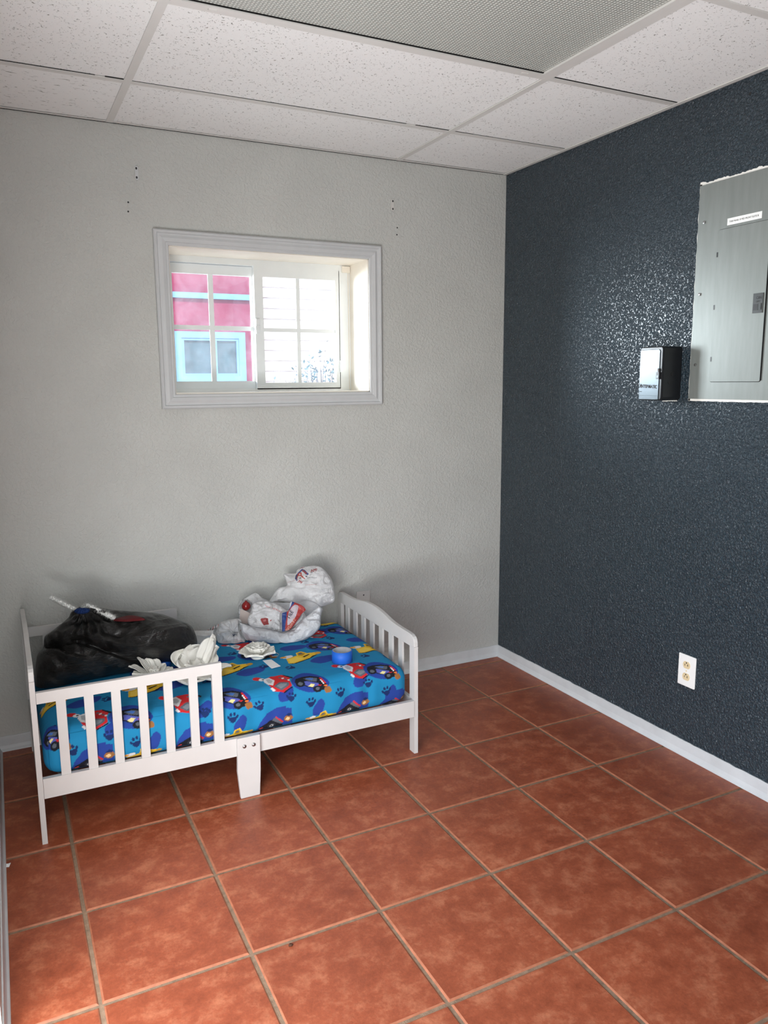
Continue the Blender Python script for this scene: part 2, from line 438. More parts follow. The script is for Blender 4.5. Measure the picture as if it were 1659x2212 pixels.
bot_o = edge_run(70, PY0 + .003, PY1 - .01, PZ0 - .008, .0015, 5.3)
ragged('unpainted_edge', [(y, PZ0 + .004) for y, z in bot_o], bot_o, -.0012, wall_right)
lef_o = [(PY0 + .0045 + .003 * noise.noise(Vector((z * 30, 2, 2))), z) for z in np.linspace(PZ0 - .008, PZ1 + .006, 80)]
ragged('unpainted_edge', [(PY0 - .004, z) for y, z in lef_o], lef_o, -.0012, wall_right)

# baseboards: cove profile with a small toe, ragged paint line along the top
def baseboard(name, pts_fn, length, h, seed, n=160):
    prof = [(0.0, h), (.0035, h), (.0042, h - .004), (.005, .022), (.008, .010), (.0135, .004), (.0145, .0005), (0, .0005)]
    V = []; F = []; k = len(prof)
    for i in range(n + 1):
        s = length * i / n; rag = .0022 * noise.noise(Vector((s * 22, seed, 0))) + .0013 * noise.noise(Vector((s * 70, seed, 1)))
        for q, (d, z) in enumerate(prof):
            V.append(pts_fn(s, d, z + (rag if q < 2 else 0)))
    for i in range(n):
        for q in range(k):
            F.append((i * k + q, i * k + (q + 1) % k, (i + 1) * k + (q + 1) % k, (i + 1) * k + q))
    return tag(mesh_obj(name, V, F, M_base, None, (0, 0, 0)), kind='structure')
baseboard('baseboard_back', lambda s, d, z: (XL + s, -d, z), -XL, .0595, 1.0)
baseboard('baseboard_right', lambda s, d, z: (-d, -s, z), 4.3, .0595, 2.0, 320)
baseboard('baseboard_left', lambda s, d, z: (XL + d, -s, z), 1.56, .056, 3.0)

# ------------------------------------------------------------------ suspended ceiling
PR, PL, Q1 = -.5804, -1.7996, -.4388
XS = [XL, PL, PR, XR]
YS = [0, Q1, Q1 - .6096, Q1 - 2 * .6096, Q1 - 3 * .6096, Q1 - 4 * .6096, Q1 - 5 * .6096, YF]
ceiling = tag(box('ceiling', XL - .4, .45, YF - .4, .42, 2.50, 2.60, M_roof, None, (0, 0, 0)), kind='structure')
rt = random.Random(5)
for i in range(3):
    for j in range(7):
        if i == 1 and j == 2: continue                # the light fixture sits in this bay
        x0, x1, y1, y0 = XS[i], XS[i + 1], YS[j], YS[j + 1]
        bm = bmesh.new(); add_box(bm, x0 + .004, x1 - .004, y0 + .004, y1 - .004, ZC + .0035, ZC + .018)
        o = bm_obj('ceiling_tile', bm, M_acou2 if (i == 0 and j == 0) else M_acou, None)
        cx, cy = (x0 + x1) / 2, (y0 + y1) / 2
        o.data.transform(Matrix.Translation((-cx, -cy, -ZC)))
        o.parent = ceiling; o.location = (cx, cy, ZC + rt.uniform(0, .0012))
        o.rotation_euler = (rt.uniform(-.002, .002), rt.uniform(-.001, .001), 0)
def gbar(x0, x1, y0, y1, z0=ZC - .0005, z1=ZC + .0025): return box('grid_bar', x0, x1, y0, y1, z0, z1, M_bar, ceiling, None, .0006, 1)
for x in (PL, PR): gbar(x - .0125, x + .0125, YF, 0)
for y in YS[1:-1]:
    for i in range(3): gbar(XS[i] + (.0125 if i else 0), XS[i + 1] - (.0125 if i < 2 else 0), y - .0125, y + .0125, ZC, ZC + .003)
box('wall_angle', -.021, -.0005, YF, 0, ZC - .001, ZC + .002, M_bar, ceiling); box('wall_angle', -.0022, 0, YF, 0, ZC - .001, ZC + .024, M_bar, ceiling)
box('wall_angle', XL, 0, -.014, 0, ZC, ZC + .002, M_bar, ceiling)
# dark slots where the tiles do not quite reach the bars
for x0, x1, y, w in ((PR - .16, PR - .013, Q1 - .0145, .003), (PR + .013, PR + .10, Q1 - .0145, .003), (PL - .07, PL - .013, Q1 - .015, .005), (PL + .013, PR - .2, Q1 - .0138, .0018),
                  (PR + .013, -.02, Q1 - .6096 - .0150, .005), (PR + .1, -.021, Q1 - .0138, .0016), (XL, PL - .1, Q1 - .0138, .0016)):
    box('tile_gap', x0, x1, y - w / 2, y + w / 2, ZC + .0022, ZC + .0034, M_gap, ceiling)
box('tile_gap', XL, 0, -.0035, -.0015, ZC - .0015, ZC + .0002, M_gap, ceiling)

# ceiling light fixture (switched off): frame, lens, hinges
lx0, lx1, ly0, ly1 = PL + .0125, PR - .0125, YS[3] + .0125, YS[2] - .0125
light = empty('ceiling_light', ((lx0 + lx1) / 2, (ly0 + ly1) / 2, ZC), 'unlit recessed ceiling light with ribbed translucent lens and white frame', 'ceiling light')
box('housing', lx0 + .004, lx1 - .004, ly0 + .004, ly1 - .004, ZC + .016, ZC + .09, M_bar, light)
def frame_bar(x0, x1, y0, y1, inward):
    return box('frame', x0, x1, y0, y1, ZC - .003, ZC + .012, M_bar, light, None, .003, 2)
fw = .026
frame_bar(lx0, lx0 + fw, ly0, ly1, 0); frame_bar(lx1 - fw, lx1, ly0, ly1, 0)
frame_bar(lx0 + fw, lx1 - fw, ly1 - .016, ly1, 0); frame_bar(lx0 + fw, lx1 - fw, ly0, ly0 + .016, 0)
box('lens', lx0 + fw - .004, lx1 - fw + .004, ly0 + .014, ly1 - .014, ZC + .003, ZC + .007, M_lens, light)
box('frame_gap', lx0 + fw, lx1 - fw, ly1 - .0205, ly1 - .016, ZC + .0005, ZC + .0028, M_gap, light)
box('frame_gap', lx0, lx1, ly1 + .0002, ly1 + .0022, ZC - .0006, ZC + .0004, M_gap, light)
for x in (lx0 + .11, lx1 - .085):
    box('latch', x - .011, x + .011, ly1 - .004, ly1 + .006, ZC - .0045, ZC - .0012, M_bar, light, None, .001, 1)

# ------------------------------------------------------------------ window
win = empty('window_1', ((WX0 + WX1) / 2, 0, WZ0), kind='structure')
tag(win, 'small white sliding window with divided panes in a moulded casing')
# moulded picture-frame casing, mitred, swept profile
prof = [(0, .0005), (0, .006), (.004, .0085), (.011, .0085), (.013, .013), (.026, .0165), (.036, .0125), (.043, .0125), (.046, .019), (.053, .020), (.0575, .016), (.0585, .0005)]
ix0, ix1, iz0, iz1 = WX0 + .001, WX1 - .001, WZ0 + .001, WZ1 - .001
V = []; F = []; k = len(prof)
for sx, sz in ((0, 0), (1, 0), (1, 1), (0, 1)):
    for d, t in prof:
        V.append(((ix1 + d) if sx else (ix0 - d), -t, (iz1 + d) if sz else (iz0 - d)))
for c in range(4):
    for q in range(k - 1):
        a, b = c * k + q, ((c + 1) % 4) * k + q
        F.append((a, b, b + 1, a + 1))
mesh_obj('casing', V, F, M_trim, win)
# reveal boards lining the opening
bm = bmesh.new()
add_box(bm, WX0, WX0 + .004, .0, WT, WZ0, WZ1); add_box(bm, WX1 - .004, WX1, .0, WT, WZ0, WZ1)
add_box(bm, WX0, WX1, .0, WT, WZ1 - .004, WZ1); add_box(bm, WX0, WX1, .0, WT, WZ0, WZ0 + .006)
bm_obj('reveal', bm, M_jamb, win)
def ring_frame(name, x0, x1, z0, z1, w, y0, y1, mat, parent, bev=.002):
    wl, wr, wb, wt = w if isinstance(w, tuple) else (w, w, w, w)
    bm = bmesh.new()
    add_box(bm, x0, x0 + wl, y0, y1, z0, z1); add_box(bm, x1 - wr, x1, y0, y1, z0, z1)
    add_box(bm, x0 + wl, x1 - wr, y0, y1, z0, z0 + wb); add_box(bm, x0 + wl, x1 - wr, y0, y1, z1 - wt, z1)
    return bm_obj(name, bm, mat, parent, None, False, bev, 1)
ring_frame('outer_frame', WX0 + .004, WX1 - .004, WZ0 + .006, WZ1 - .004, (.03, .056, .014, .026), .200, .262, M_vinyl, win)
# fixed sash on the left (outer track)
s1 = ring_frame('sash', WX0 + .03, -1.178, 1.392, 1.930, (.026, .024, .040, .040), .226, .252, M_vinyl, win)
box('pane', WX0 + .05, -1.200, .237, .240, 1.425, 1.895, M_glass, s1)
bm = bmesh.new(); add_box(bm, -1.394, -1.372, .2325, .2366, 1.428, 1.894); add_box(bm, WX0 + .05, -1.200, .2335, .2365, 1.654, 1.673)
bm_obj('muntin', bm, M_vinyl, s1)
# sliding sash on the right (inner track)
s2 = ring_frame('sash', -1.197, -.787, 1.394, 1.932, (.040, .022, .030, .044), .200, .225, M_vinyl, win)
box('pane', -1.160, -.806, .211, .214, 1.420, 1.892, M_glass, s2)
bm = bmesh.new(); add_box(bm, -.999, -.981, .2065, .2106, 1.422, 1.890); add_box(bm, -1.160, -.806, .2075, .2105, 1.650, 1.667)
bm_obj('muntin', bm, M_vinyl, s2)
la = box('latch', -1.196, -1.180, .190, .2005, 1.640, 1.705, M_vinyl, s2, None, .003)
box('latch_lever', -1.2, -1.186, .182, .192, 1.655, 1.674, M_vinyl, win, None, .002)
box('latch', -.792, -.778, .192, .2005, 1.470, 1.525, M_vinyl, win, None, .002)
box('blind_bracket', -.775, -.736, .190, .215, 1.925, 1.953, M_jamb, win, None, .003)
box('cord', -.7445, -.742, .196, .199, 1.39, 1.93, M_jamb, win)

# ------------------------------------------------------------------ outside
tag(box('ground', -9, 9, .45, 14, -.25, -.10, M_ground, None, (0, 5, -.1)), kind='structure')
tag(box('ground', -9, XL - .15, -7, .45, -.25, -.10, M_ground, None, (-5, -3, -.1)), kind='structure')
def neighbour():
    b = empty('neighbour_building', (-1.4, 3.2, -.1), 'barn red building with pale blue trim seen through the left panes', 'building')
    box('wall', -2.5, -.262, 3.2, 5.4, -.1, 3.3, M_redwall, b)
    box('trim_band', -2.51, -.255, 3.175, 3.2, 2.093, 2.137, M_bluetrim, b, None, .004, 1)
    box('corner_board', -.275, -.245, 3.18, 3.3, -.1, 3.3, M_redwall, b)
    box('roof', -2.7, -.24, 3.0, 5.6, 3.3, 3.42, M_roof, b)
    w = ring_frame('window_casing', -.945, -.362, 1.425, 1.832, (.06, .055, .055, .05), 3.165, 3.2, M_bluetrim, b, .004)
    ring_frame('window_sash', -.885, -.417, 1.48, 1.782, .02, 3.172, 3.2, M_bluetrim, b)
    box('window_mullion', -.65, -.60, 3.170, 3.2, 1.48, 1.782, M_bluetrim, b)
    box('pane', -.875, -.64, 3.188, 3.197, 1.49, 1.775, M_dkglass, b); box('pane', -.615, -.425, 3.188, 3.197, 1.49, 1.775, M_dkglass, b)
neighbour()
shed = empty('white_sided_building', (1.5, 5, -.1), 'weathered white clapboard building seen through the right panes', 'building')
bm = bmesh.new()
for k in range(32):
    z = -.1 + k * .11; vs = [bm.verts.new(p) for p in ((-.1, 4.985, z), (5, 4.985, z), (5, 5.0, z + .11), (-.1, 5.0, z + .11))]
    bm.faces.new(vs); vs2 = [bm.verts.new(p) for p in ((-.1, 4.985, z), (5, 4.985, z), (5, 5.0, z), (-.1, 5.0, z))]; bm.faces.new(vs2[::-1])
add_box(bm, -.1, 5, 5.002, 7, -.1, 3.42)
bm_obj('clapboard_wall', bm, M_siding, shed)
box('corner_board', -.13, -.03, 4.97, 5.05, -.1, 3.42, M_siding, shed); box('roof', -.13, 5.2, 4.7, 7.2, 3.42, 3.52, M_roof, shed)
def bush():
    r = random.Random(21); b = empty('bush', (-.42, 1.5, -.1), 'scraggly grey green bush outside the lower right panes', 'bush')
    TV = []; TF = []; LV = []; LF = []
    def addt(pts, rad):
        v, f = tube_mesh(pts, rad, 5); o = len(TV); TV.extend(v); TF.extend([tuple(i + o for i in q) for q in f])
    def leaf(p, s):
        d = Vector((r.uniform(-1, 1), r.uniform(-1, 1), r.uniform(-.4, 1))).normalized(); n = d.orthogonal().normalized()
        n = (Matrix.Rotation(r.uniform(0, 6.28), 3, d) @ n); o = len(LV)
        LV.extend([(p)[:], (p + d * s * .5 + n * s * .22)[:], (p + d * s)[:], (p + d * s * .5 - n * s * .22)[:]]); LF.append((o, o + 1, o + 2, o + 3))
    for k in range(58):
        x = r.uniform(-.66, -.10); top = 1.56 - abs(x + .38) * .55 + r.uniform(-.12, .10)
        base = Vector((-.4 + r.uniform(-.08, .08), 1.5 + r.uniform(-.08, .08), -.1)); tip = Vector((x, 1.5 + r.uniform(-.22, .22), top))
        mid = base.lerp(tip, .6) + Vector((r.uniform(-.06, .06), r.uniform(-.06, .06), .05))
        mid2 = base.lerp(tip, .85) + Vector((r.uniform(-.03, .03), r.uniform(-.03, .03), .03))
        addt([base, mid, mid2, tip], [.008, .005, .003, .0012])
        for q in range(26):
            t = r.uniform(.55, 1); p = mid.lerp(tip, (t - .55) / .45) + Vector((r.uniform(-.03, .03), r.uniform(-.03, .03), r.uniform(-.03, .03)))
            if x > -.55 or q < 6: leaf(p, r.uniform(.018, .04))
    mesh_obj('twigs', TV, TF, M_twig, b); mesh_obj('foliage', LV, LF, M_leaf, b)
bush()

# ------------------------------------------------------------------ electrical panel on the dark wall
pan = empty('electrical_panel', (0, -1.36, PZ0), 'grey steel breaker panel set flush in the dark wall', 'electrical panel')
box('cover', -.0055, -.0002, PY0, PY1, PZ0, PZ1, M_panel, pan, None, .0015, 1)
DY0, DY1, DZ0, DZ1 = -1.2660, -1.4700, 1.4165, 1.9270
def rr_poly(a0, a1, b0, b1, r, n=5):
    o = []
    for cx, cy, s in ((a1 - r, b1 - r, 0), (a0 + r, b1 - r, 1), (a0 + r, b0 + r, 2), (a1 - r, b0 + r, 3)):
        for k in range(n + 1):
            t = PI / 2 * (s + k / n); o.append((cx + r * math.cos(t), cy + r * math.sin(t)))
    return o
prism('door_gap', rr_poly(DY1 - .0016, DY0 + .0011, DZ0 - .0014, DZ1 + .0011, .008), 0, -.0059, -.005, M_gap, pan)
door = prism('door', rr_poly(DY1, DY0, DZ0, DZ1, .007), 0, -.0085, -.0052, M_panel, pan, None, .0008)
for z in (1.8459, 1.6706, 1.4944):
    box('hinge', -.0092, -.005, DY0 + .001, DY0 - .0045, z - .008, z + .008, M_black, pan)
lt = box('latch', -.0115, -.008, -1.4255, -1.4625, 1.638, 1.701, M_latch, door, None, .002)
box('latch_slot', -.0121, -.0113, -1.4285, -1.4455, 1.647, 1.667, M_black, lt)
box('latch_finger', -.0135, -.0113, -1.4480, -1.4580, 1.648, 1.668, M_latch, lt, None, .001)
text_mesh('lettering', 'ON', .013, lambda u, v: (-.0118, -1.4375 - u, 1.682 + v), M_ink, lt)
text_mesh('lettering', 'OFF', .008, lambda u, v: (-.0118, -1.4375 - u, 1.672 + v), M_ink, lt)
box('door_edge_gap', -.0088, -.0052, DY1 + .0005, DY1 - .0030, DZ0 + .004, DZ1 - .004, M_gap, pan)  # dark strip for the gap along the door's latch edge
for y, z in ((-1.202, 1.9637), (-1.2, 1.7208), (-1.1995, 1.4767)):
    sc = disc('screw', (-.0055, y, z), .0052, 0, M_steel, pan, .003, 14)
lab = box('label_strip', -.0063, -.0054, -1.2990, -1.4325, 1.9365, 1.9585, M_label, pan)
text_mesh('lettering', 'THIS PANEL IS FED FRONT SUITE B', .0079, lambda u, v: (-.0066, -1.3075 - u * .93, 1.9447 + v), M_ink, lab, .0001)

# timer box beside the panel
tim = empty('timer_box', (0, -1.073, 1.349), 'black timer box with shiny metal cover beside the grey panel', 'timer')
case = prism('case', rr_poly(-1.1315, -1.0165, 1.3495, 1.5450, .012), 0, -.089, -.001, M_box, tim, None, .002)
prism('case_front', rr_poly(-1.1300, -1.0180, 1.3510, 1.5435, .011), 0, -.0945, -.089, M_box, tim, None, .003)
cov = prism('cover_plate', [(-1.1180, 1.3660), (-1.0210, 1.3660), (-1.0210, 1.5290), (-1.0255, 1.5335), (-1.1130, 1.5335), (-1.1180, 1.5280)], 0, -.0970, -.0940, M_alum, tim, None, .0012)
prism('cover_lip', [(-1.1180, 1.3520), (-1.0210, 1.3520), (-1.0210, 1.3700), (-1.1180, 1.3700)], 0, -.0968, -.0915, M_alum, cov, None, .002)
hp = box('hasp', -.1025, -.0955, -1.1225, -1.1085, 1.4270, 1.4520, M_box, tim, None, .003)
V, F = tube_mesh([(-.0975, -1.1160, 1.452), (-.1000, -1.1160, 1.4600), (-.0975, -1.1160, 1.4650)], .003, 8); mesh_obj('hasp_knob', V, F, M_steel, hp)
box('hasp_slot', -.1032, -.1020, -1.1195, -1.1120, 1.4320, 1.4400, M_alum, hp)
text_mesh('lettering', 'INTERMATIC', .0165, lambda u, v: (-.0974, -1.0290 - u * .86, 1.3965 + v - u * .03), M_ink, cov, .0006)
text_mesh('lettering', 'X', .024, lambda u, v: (-.0975, -1.0215 - u * .7, 1.3945 + v), M_ink, cov)
box('lettering', -.0974, -.0971, -1.0235, -1.0365, 1.3805, 1.3830, M_ink, cov)
for y, z in ((-1.1318, 1.47), ): pass
V, F = tube_mesh([(-.045, -1.1315, 1.445), (-.045, -1.1330, 1.445)], .008, 12); mesh_obj('knockout', V, F, M_black, tim)
V, F = tube_mesh([(-.06, -1.1315, 1.415), (-.06, -1.1328, 1.415)], .006, 12); mesh_obj('knockout', V, F, M_black, tim)
pb = edge_run(24, -.088, -.012, 1.3475, .002, 9.1)
V = [(x, -1.1305 + .002 * (i % 2), 1.3498) for i, (x, z) in enumerate(pb)] + [(x, -1.1312, z - .001) for x, z in pb]
mesh_obj('unpainted_edge', V, [(i, i + 1, 25 + i, 24 + i) for i in range(23)], M_chip, tim)

# duplex outlet on the dark wall
out = empty('wall_outlet', (0, -1.2405, .277), 'white duplex outlet plate with ivory sockets low on the dark wall', 'outlet')
prism('cover_plate', rr_poly(-1.2810, -1.2000, .2770, .4000, .004), 0, -.0062, -.0002, M_plate, out, None, .0025)
for zc in (.3615, .3155):
    pts = []
    for k in range(36):
        t = 2 * PI * k / 36; y = .0168 * math.cos(t); z = max(-.0135, min(.0135, .0168 * math.sin(t))); pts.append((-1.2405 + y, zc + z))
    rc = prism('receptacle', pts, 0, -.0085, -.0055, M_ivory, out, None, .0008)
    box('slot', -.0090, -.0083, -1.2350, -1.2330, zc - .0035, zc + .0045, M_black, rc)
    box('slot', -.0090, -.0083, -1.2485, -1.2465, zc - .0035, zc + .0055, M_black, rc); box('slot', -.0090, -.0083, -1.2470, -1.2440, zc - .0005, zc + .0015, M_black, rc)
    disc('slot', (-.0083, -1.2405, zc + .009), .0028, 0, M_black, rc, .0006, 12)
disc('screw', (-.0060, -1.2405, .3385), .0032, 0, M_ivory, out, .0015, 12)

# small blank plate on the back wall behind the footboard
bp_ = empty('blank_wall_plate', (-.777, 0, .335), 'small grey painted wall plate with one dark screw behind the footboard', 'wall plate')
prism('cover_plate', [(x, z) for x, z in rr_poly(-.8130, -.7410, .3350, .4505, .003)], 1, -.0065, -.0002, M_plategrey, bp_, None, .0022)
disc('screw', (-.7765, -.0064, .4310), .0036, 1, M_black, bp_, .0012, 12)

# plastic hook bases left on the wall over the window
for x, z, lbl in ((-1.7097, 2.2194, 'white wall anchor with two dark holes above the upper left window corner'), (-.6089, 2.1995, 'greyish wall anchor with two dark holes above the upper right window corner')):
    a = empty('wall_anchor', (x, 0, z), lbl, 'wall anchor', 'wall anchors above the window')
    prism('plate', rr_poly(x - .0065, x + .0065, z - .026, z + .026, .006), 1, -.005, -.0002, M_trim if x < -1 else M_plategrey, a, None, .0015)
    for dz in (.016, -.017): disc('screw_hole', (x - .0012, -.0048, z + dz), .0035, 1, M_black, a, .0008, 10, 1.4)

# ------------------------------------------------------------------ toddler bed
bed = empty('toddler_bed', (-1.572, -.40, 0), 'white wooden toddler bed with slatted rails against the white wall', 'bed')
BX0, BX1, BYF, BYR = -2.2440, -.9000, -.7650, -.0220
TH = .0165
def rail_profile(dz):
    top = [(-.7620, .4300), (-.7612, .4480), (-.7570, .4600), (-.7490, .4680), (-.7340, .4735), (-.7130, .4755), (-.660, .4758), (-.626, .4765), (-.588, .4785), (-.551, .4825), (-.512, .4900), (-.473, .4960), (-.435, .5000), (-.392, .5015),
           (-.349, .5000), (-.311, .4960), (-.272, .4900), (-.233, .4825), (-.196, .4785), (-.158, .4765), (-.124, .4758), (-.071, .4755), (-.050, .4735), (-.035, .4680), (-.027, .4600), (-.0228, .4480), (-.0220, .4300)]
    return [(y, z + dz) for y, z in top]
def end_panel(name_top, x0, dz):
    x1 = x0 + TH
    top = rail_profile(dz)
    prism(name_top, top + [(-.0600, .4260 + dz), (-.724, .4260 + dz)], 0, x0, x1, M_bed, bed, None, .0022)
    for ya, yb in ((-.7625, -.7240), (-.0600, -.0215)):
        box('post', x0 + .0003, x1 - .0003, ya, yb, 0.0, .4299 + dz, M_bed, bed, None, .0018)
    for yc in (-.639, -.5527, -.4640, -.3756, -.289, -.2038, -.117):
        box('slat', x0 + .0042, x1 - .0042, yc - .0165, yc + .0165, .214, .4275 + dz, M_bed, bed, None, .0015)
    box('end_rail', x0 + .001, x1 - .001, -.7235, -.0605, .1520, .2165, M_bed, bed, None, .0018)
end_panel('footboard_rail', BX1 - TH, 0.0)
end_panel('headboard_rail', BX0, .1045)
def side(y0, y1, sgn):
    xi0, xi1 = BX0 + TH + .0005, BX1 - TH - .0005
    box('side_rail', xi0, xi1, y0, y1, .1520, .2175, M_bed, bed, None, .0018)
    box('guard_rail', xi0, -1.6555, y0, y1, .4630, .4985, M_bed, bed, None, .004)
    for a, b in ((-2.1725, -2.1445), (-2.0915, -2.0635), (-2.0105, -1.9825), (-1.9290, -1.9010), (-1.8480, -1.8200), (-1.7665, -1.7380)):
        box('slat', a, b, y0 + .0025, y1 - .0025, .2170, .4635, M_bed, bed, None, .0015)
    box('slat', -1.6890, -1.6555, y0 + .001, y1 - .001, .2170, .4632, M_bed, bed, None, .0018)
    # tapered support leg with two bolts
    ya, yb = (y0 - .0165, y0 - .0003) if sgn < 0 else (y1 + .0003, y1 + .0165)
    lg = prism('support_leg', [(-1.6158, .2225), (-1.5350, .2225), (-1.5358, .15), (-1.5368, .095), (-1.5425, 0), (-1.6110, 0), (-1.6190, .10), (-1.6165, .16)], 1, ya, yb, M_bed, bed, None, .0022)
    if sgn < 0:
        for bx in (-1.5918, -1.5590):
            V, F = lathe([(0, .0032), (.0022, .0030), (.0028, .0012), (.0050, .0030), (.0066, .0016), (.0070, 0)], (0, 0, 0), 20)
            V = np.array(V); V = np.stack([V[:, 0], -V[:, 2], V[:, 1]], -1) + np.array((bx, ya, .1905))
            mesh_obj('bolt', V, F, M_steel, lg, None, True)
side(-.7650, -.7490, -1); side(-.0520, -.0360, 1)
bm = bmesh.new()
for k in range(9):
    x = -2.15 + k * .145; add_box(bm, x - .03, x + .03, -.7485, -.0525, .186, .1965)
bm_obj('mattress_slat', bm, M_bed, bed)

# ------------------------------------------------------------------ mattress in its printed sheet
MX0, MX1, MY0, MY1, MZ0, MZ1 = -2.2190, -.9275, -.7440, -.0560, .1980, .3500
def mat_top(x, y):
    u = (x - (MX0 + MX1) / 2) / ((MX1 - MX0) / 2); v = (y - (MY0 + MY1) / 2) / ((MY1 - MY0) / 2)
    u = min(1, abs(u)); v = min(1, abs(v))
    return MZ1 + .017 * (1 - u ** 4) * (1 - v ** 3)
def make_mattress():
    R = .052; st = .0026
    def grid(nu, nv): return np.meshgrid(np.linspace(0, 1, nu), np.linspace(0, 1, nv), indexing='ij')
    lx, ly, lz = MX1 - MX0, MY1 - MY0, MZ1 - MZ0
    V = []; F = []; UV = []; off = 0
    def add(q, uv, nu, nv, flip):
        nonlocal off
        V.append(q); UV.append(uv); i = np.arange(nu * nv).reshape(nu, nv)
        f = np.stack([i[:-1, :-1], i[1:, :-1], i[1:, 1:], i[:-1, 1:]], -1).reshape(-1, 4)
        F.append((f[:, ::-1] if flip else f) + off); off += nu * nv
    nx, ny, nz = int(lx / st), int(ly / st), int(lz / st)
    u, v = grid(nx, ny); X = MX0 + u * lx; Y = MY0 + v * ly
    add(np.stack([X, Y, np.full_like(X, MZ1)], -1).reshape(-1, 3), np.stack([X, Y], -1).reshape(-1, 2), nx, ny, False)
    u, v = grid(nx, nz); X = MX0 + u * lx; Z = MZ0 + v * lz
    add(np.stack([X, np.full_like(X, MY0), Z], -1).reshape(-1, 3), np.stack([X, MY0 - (MZ1 - Z)], -1).reshape(-1, 2), nx, nz, False)
    add(np.stack([X, np.full_like(X, MY1), Z], -1).reshape(-1, 3), np.stack([X, MY1 + (MZ1 - Z)], -1).reshape(-1, 2), nx, nz, True)
    u, v = grid(ny, nz); Y = MY0 + u * ly; Z = MZ0 + v * lz
    add(np.stack([np.full_like(Y, MX1), Y, Z], -1).reshape(-1, 3), np.stack([MX1 + (MZ1 - Z), Y], -1).reshape(-1, 2), ny, nz, False)
    add(np.stack([np.full_like(Y, MX0), Y, Z], -1).reshape(-1, 3), np.stack([MX0 - (MZ1 - Z), Y], -1).reshape(-1, 2), ny, nz, True)
    nb = 12; u, v = grid(nb, nb); X = MX0 + u * lx; Y = MY0 + v * ly
    add(np.stack([X, Y, np.full_like(X, MZ0)], -1).reshape(-1, 3), np.stack([X, Y * 0 - 9], -1).reshape(-1, 2), nb, nb, True)
    q = np.concatenate(V); UV = np.concatenate(UV); F = np.concatenate(F)
    lo = np.array([MX0 + R, MY0 + R, MZ0 + R]); hi = np.array([MX1 - R, MY1 - R, MZ1 - R])
    inn = np.clip(q, lo, hi); d = q - inn; n = np.linalg.norm(d, axis=1, keepdims=True); n[n < 1e-9] = 1
    # spread samples evenly over the rounded edge, then swell the top and pucker the sides
    p = inn + d / n * R
    flat = (np.abs(d) > 1e-6).sum(1) == 1; p[flat] = q[flat]
    uu = np.abs((p[:, 0] - (MX0 + MX1) / 2) / (lx / 2)).clip(0, 1); vv = np.abs((p[:, 1] - (MY0 + MY1) / 2) / (ly / 2)).clip(0, 1)
    hz = ((p[:, 2] - MZ0) / lz).clip(0, 1)
    p[:, 2] += .017 * (1 - uu ** 4) * (1 - vv ** 3) * hz
    side_ = np.sin(hz * PI); fr = (q[:, 1] < MY0 + .001)
    wr = .0035 * np.sin(p[:, 0] * 61 + 2 * np.sin(p[:, 0] * 17)) * np.sin(p[:, 0] * 7.3 + 1)
    p[:, 1] -= np.where(fr, side_ * (.004 + wr), 0)
    p[:, 2] += np.where(hz > .9, .0022 * np.sin(p[:, 0] * 23 + 3 * np.sin(p[:, 1] * 6)) * np.sin(p[:, 1] * 19 + 2), 0)
    C = np.tile(np.array(s2l(30, 126, 172)), (len(p), 1)); print_sheet(UV, C)
    o = mesh_obj('mattress', p, F.tolist(), M_sheet, None, (-1.573, -.40, MZ0), True)
    set_color(o, C)
    bm = bmesh.new(); bm.from_mesh(o.data); bmesh.ops.remove_doubles(bm, verts=bm.verts[:], dist=.0002); bm.to_mesh(o.data); bm.free()
    o.data.polygons.foreach_set('use_smooth', np.ones(len(o.data.polygons), dtype=bool))
    return o
NAVY = s2l(38, 64, 142); DNAVY = s2l(24, 44, 92); BLK = s2l(26, 28, 36); GRY = s2l(88, 94, 104); RED = s2l(196, 40, 44); WHT = s2l(214, 214, 216); YEL = s2l(226, 184, 52); DYEL = s2l(176, 134, 34); TAN = s2l(146, 100, 58); LBL = s2l(70, 110, 180); PER = s2l(84, 92, 170)
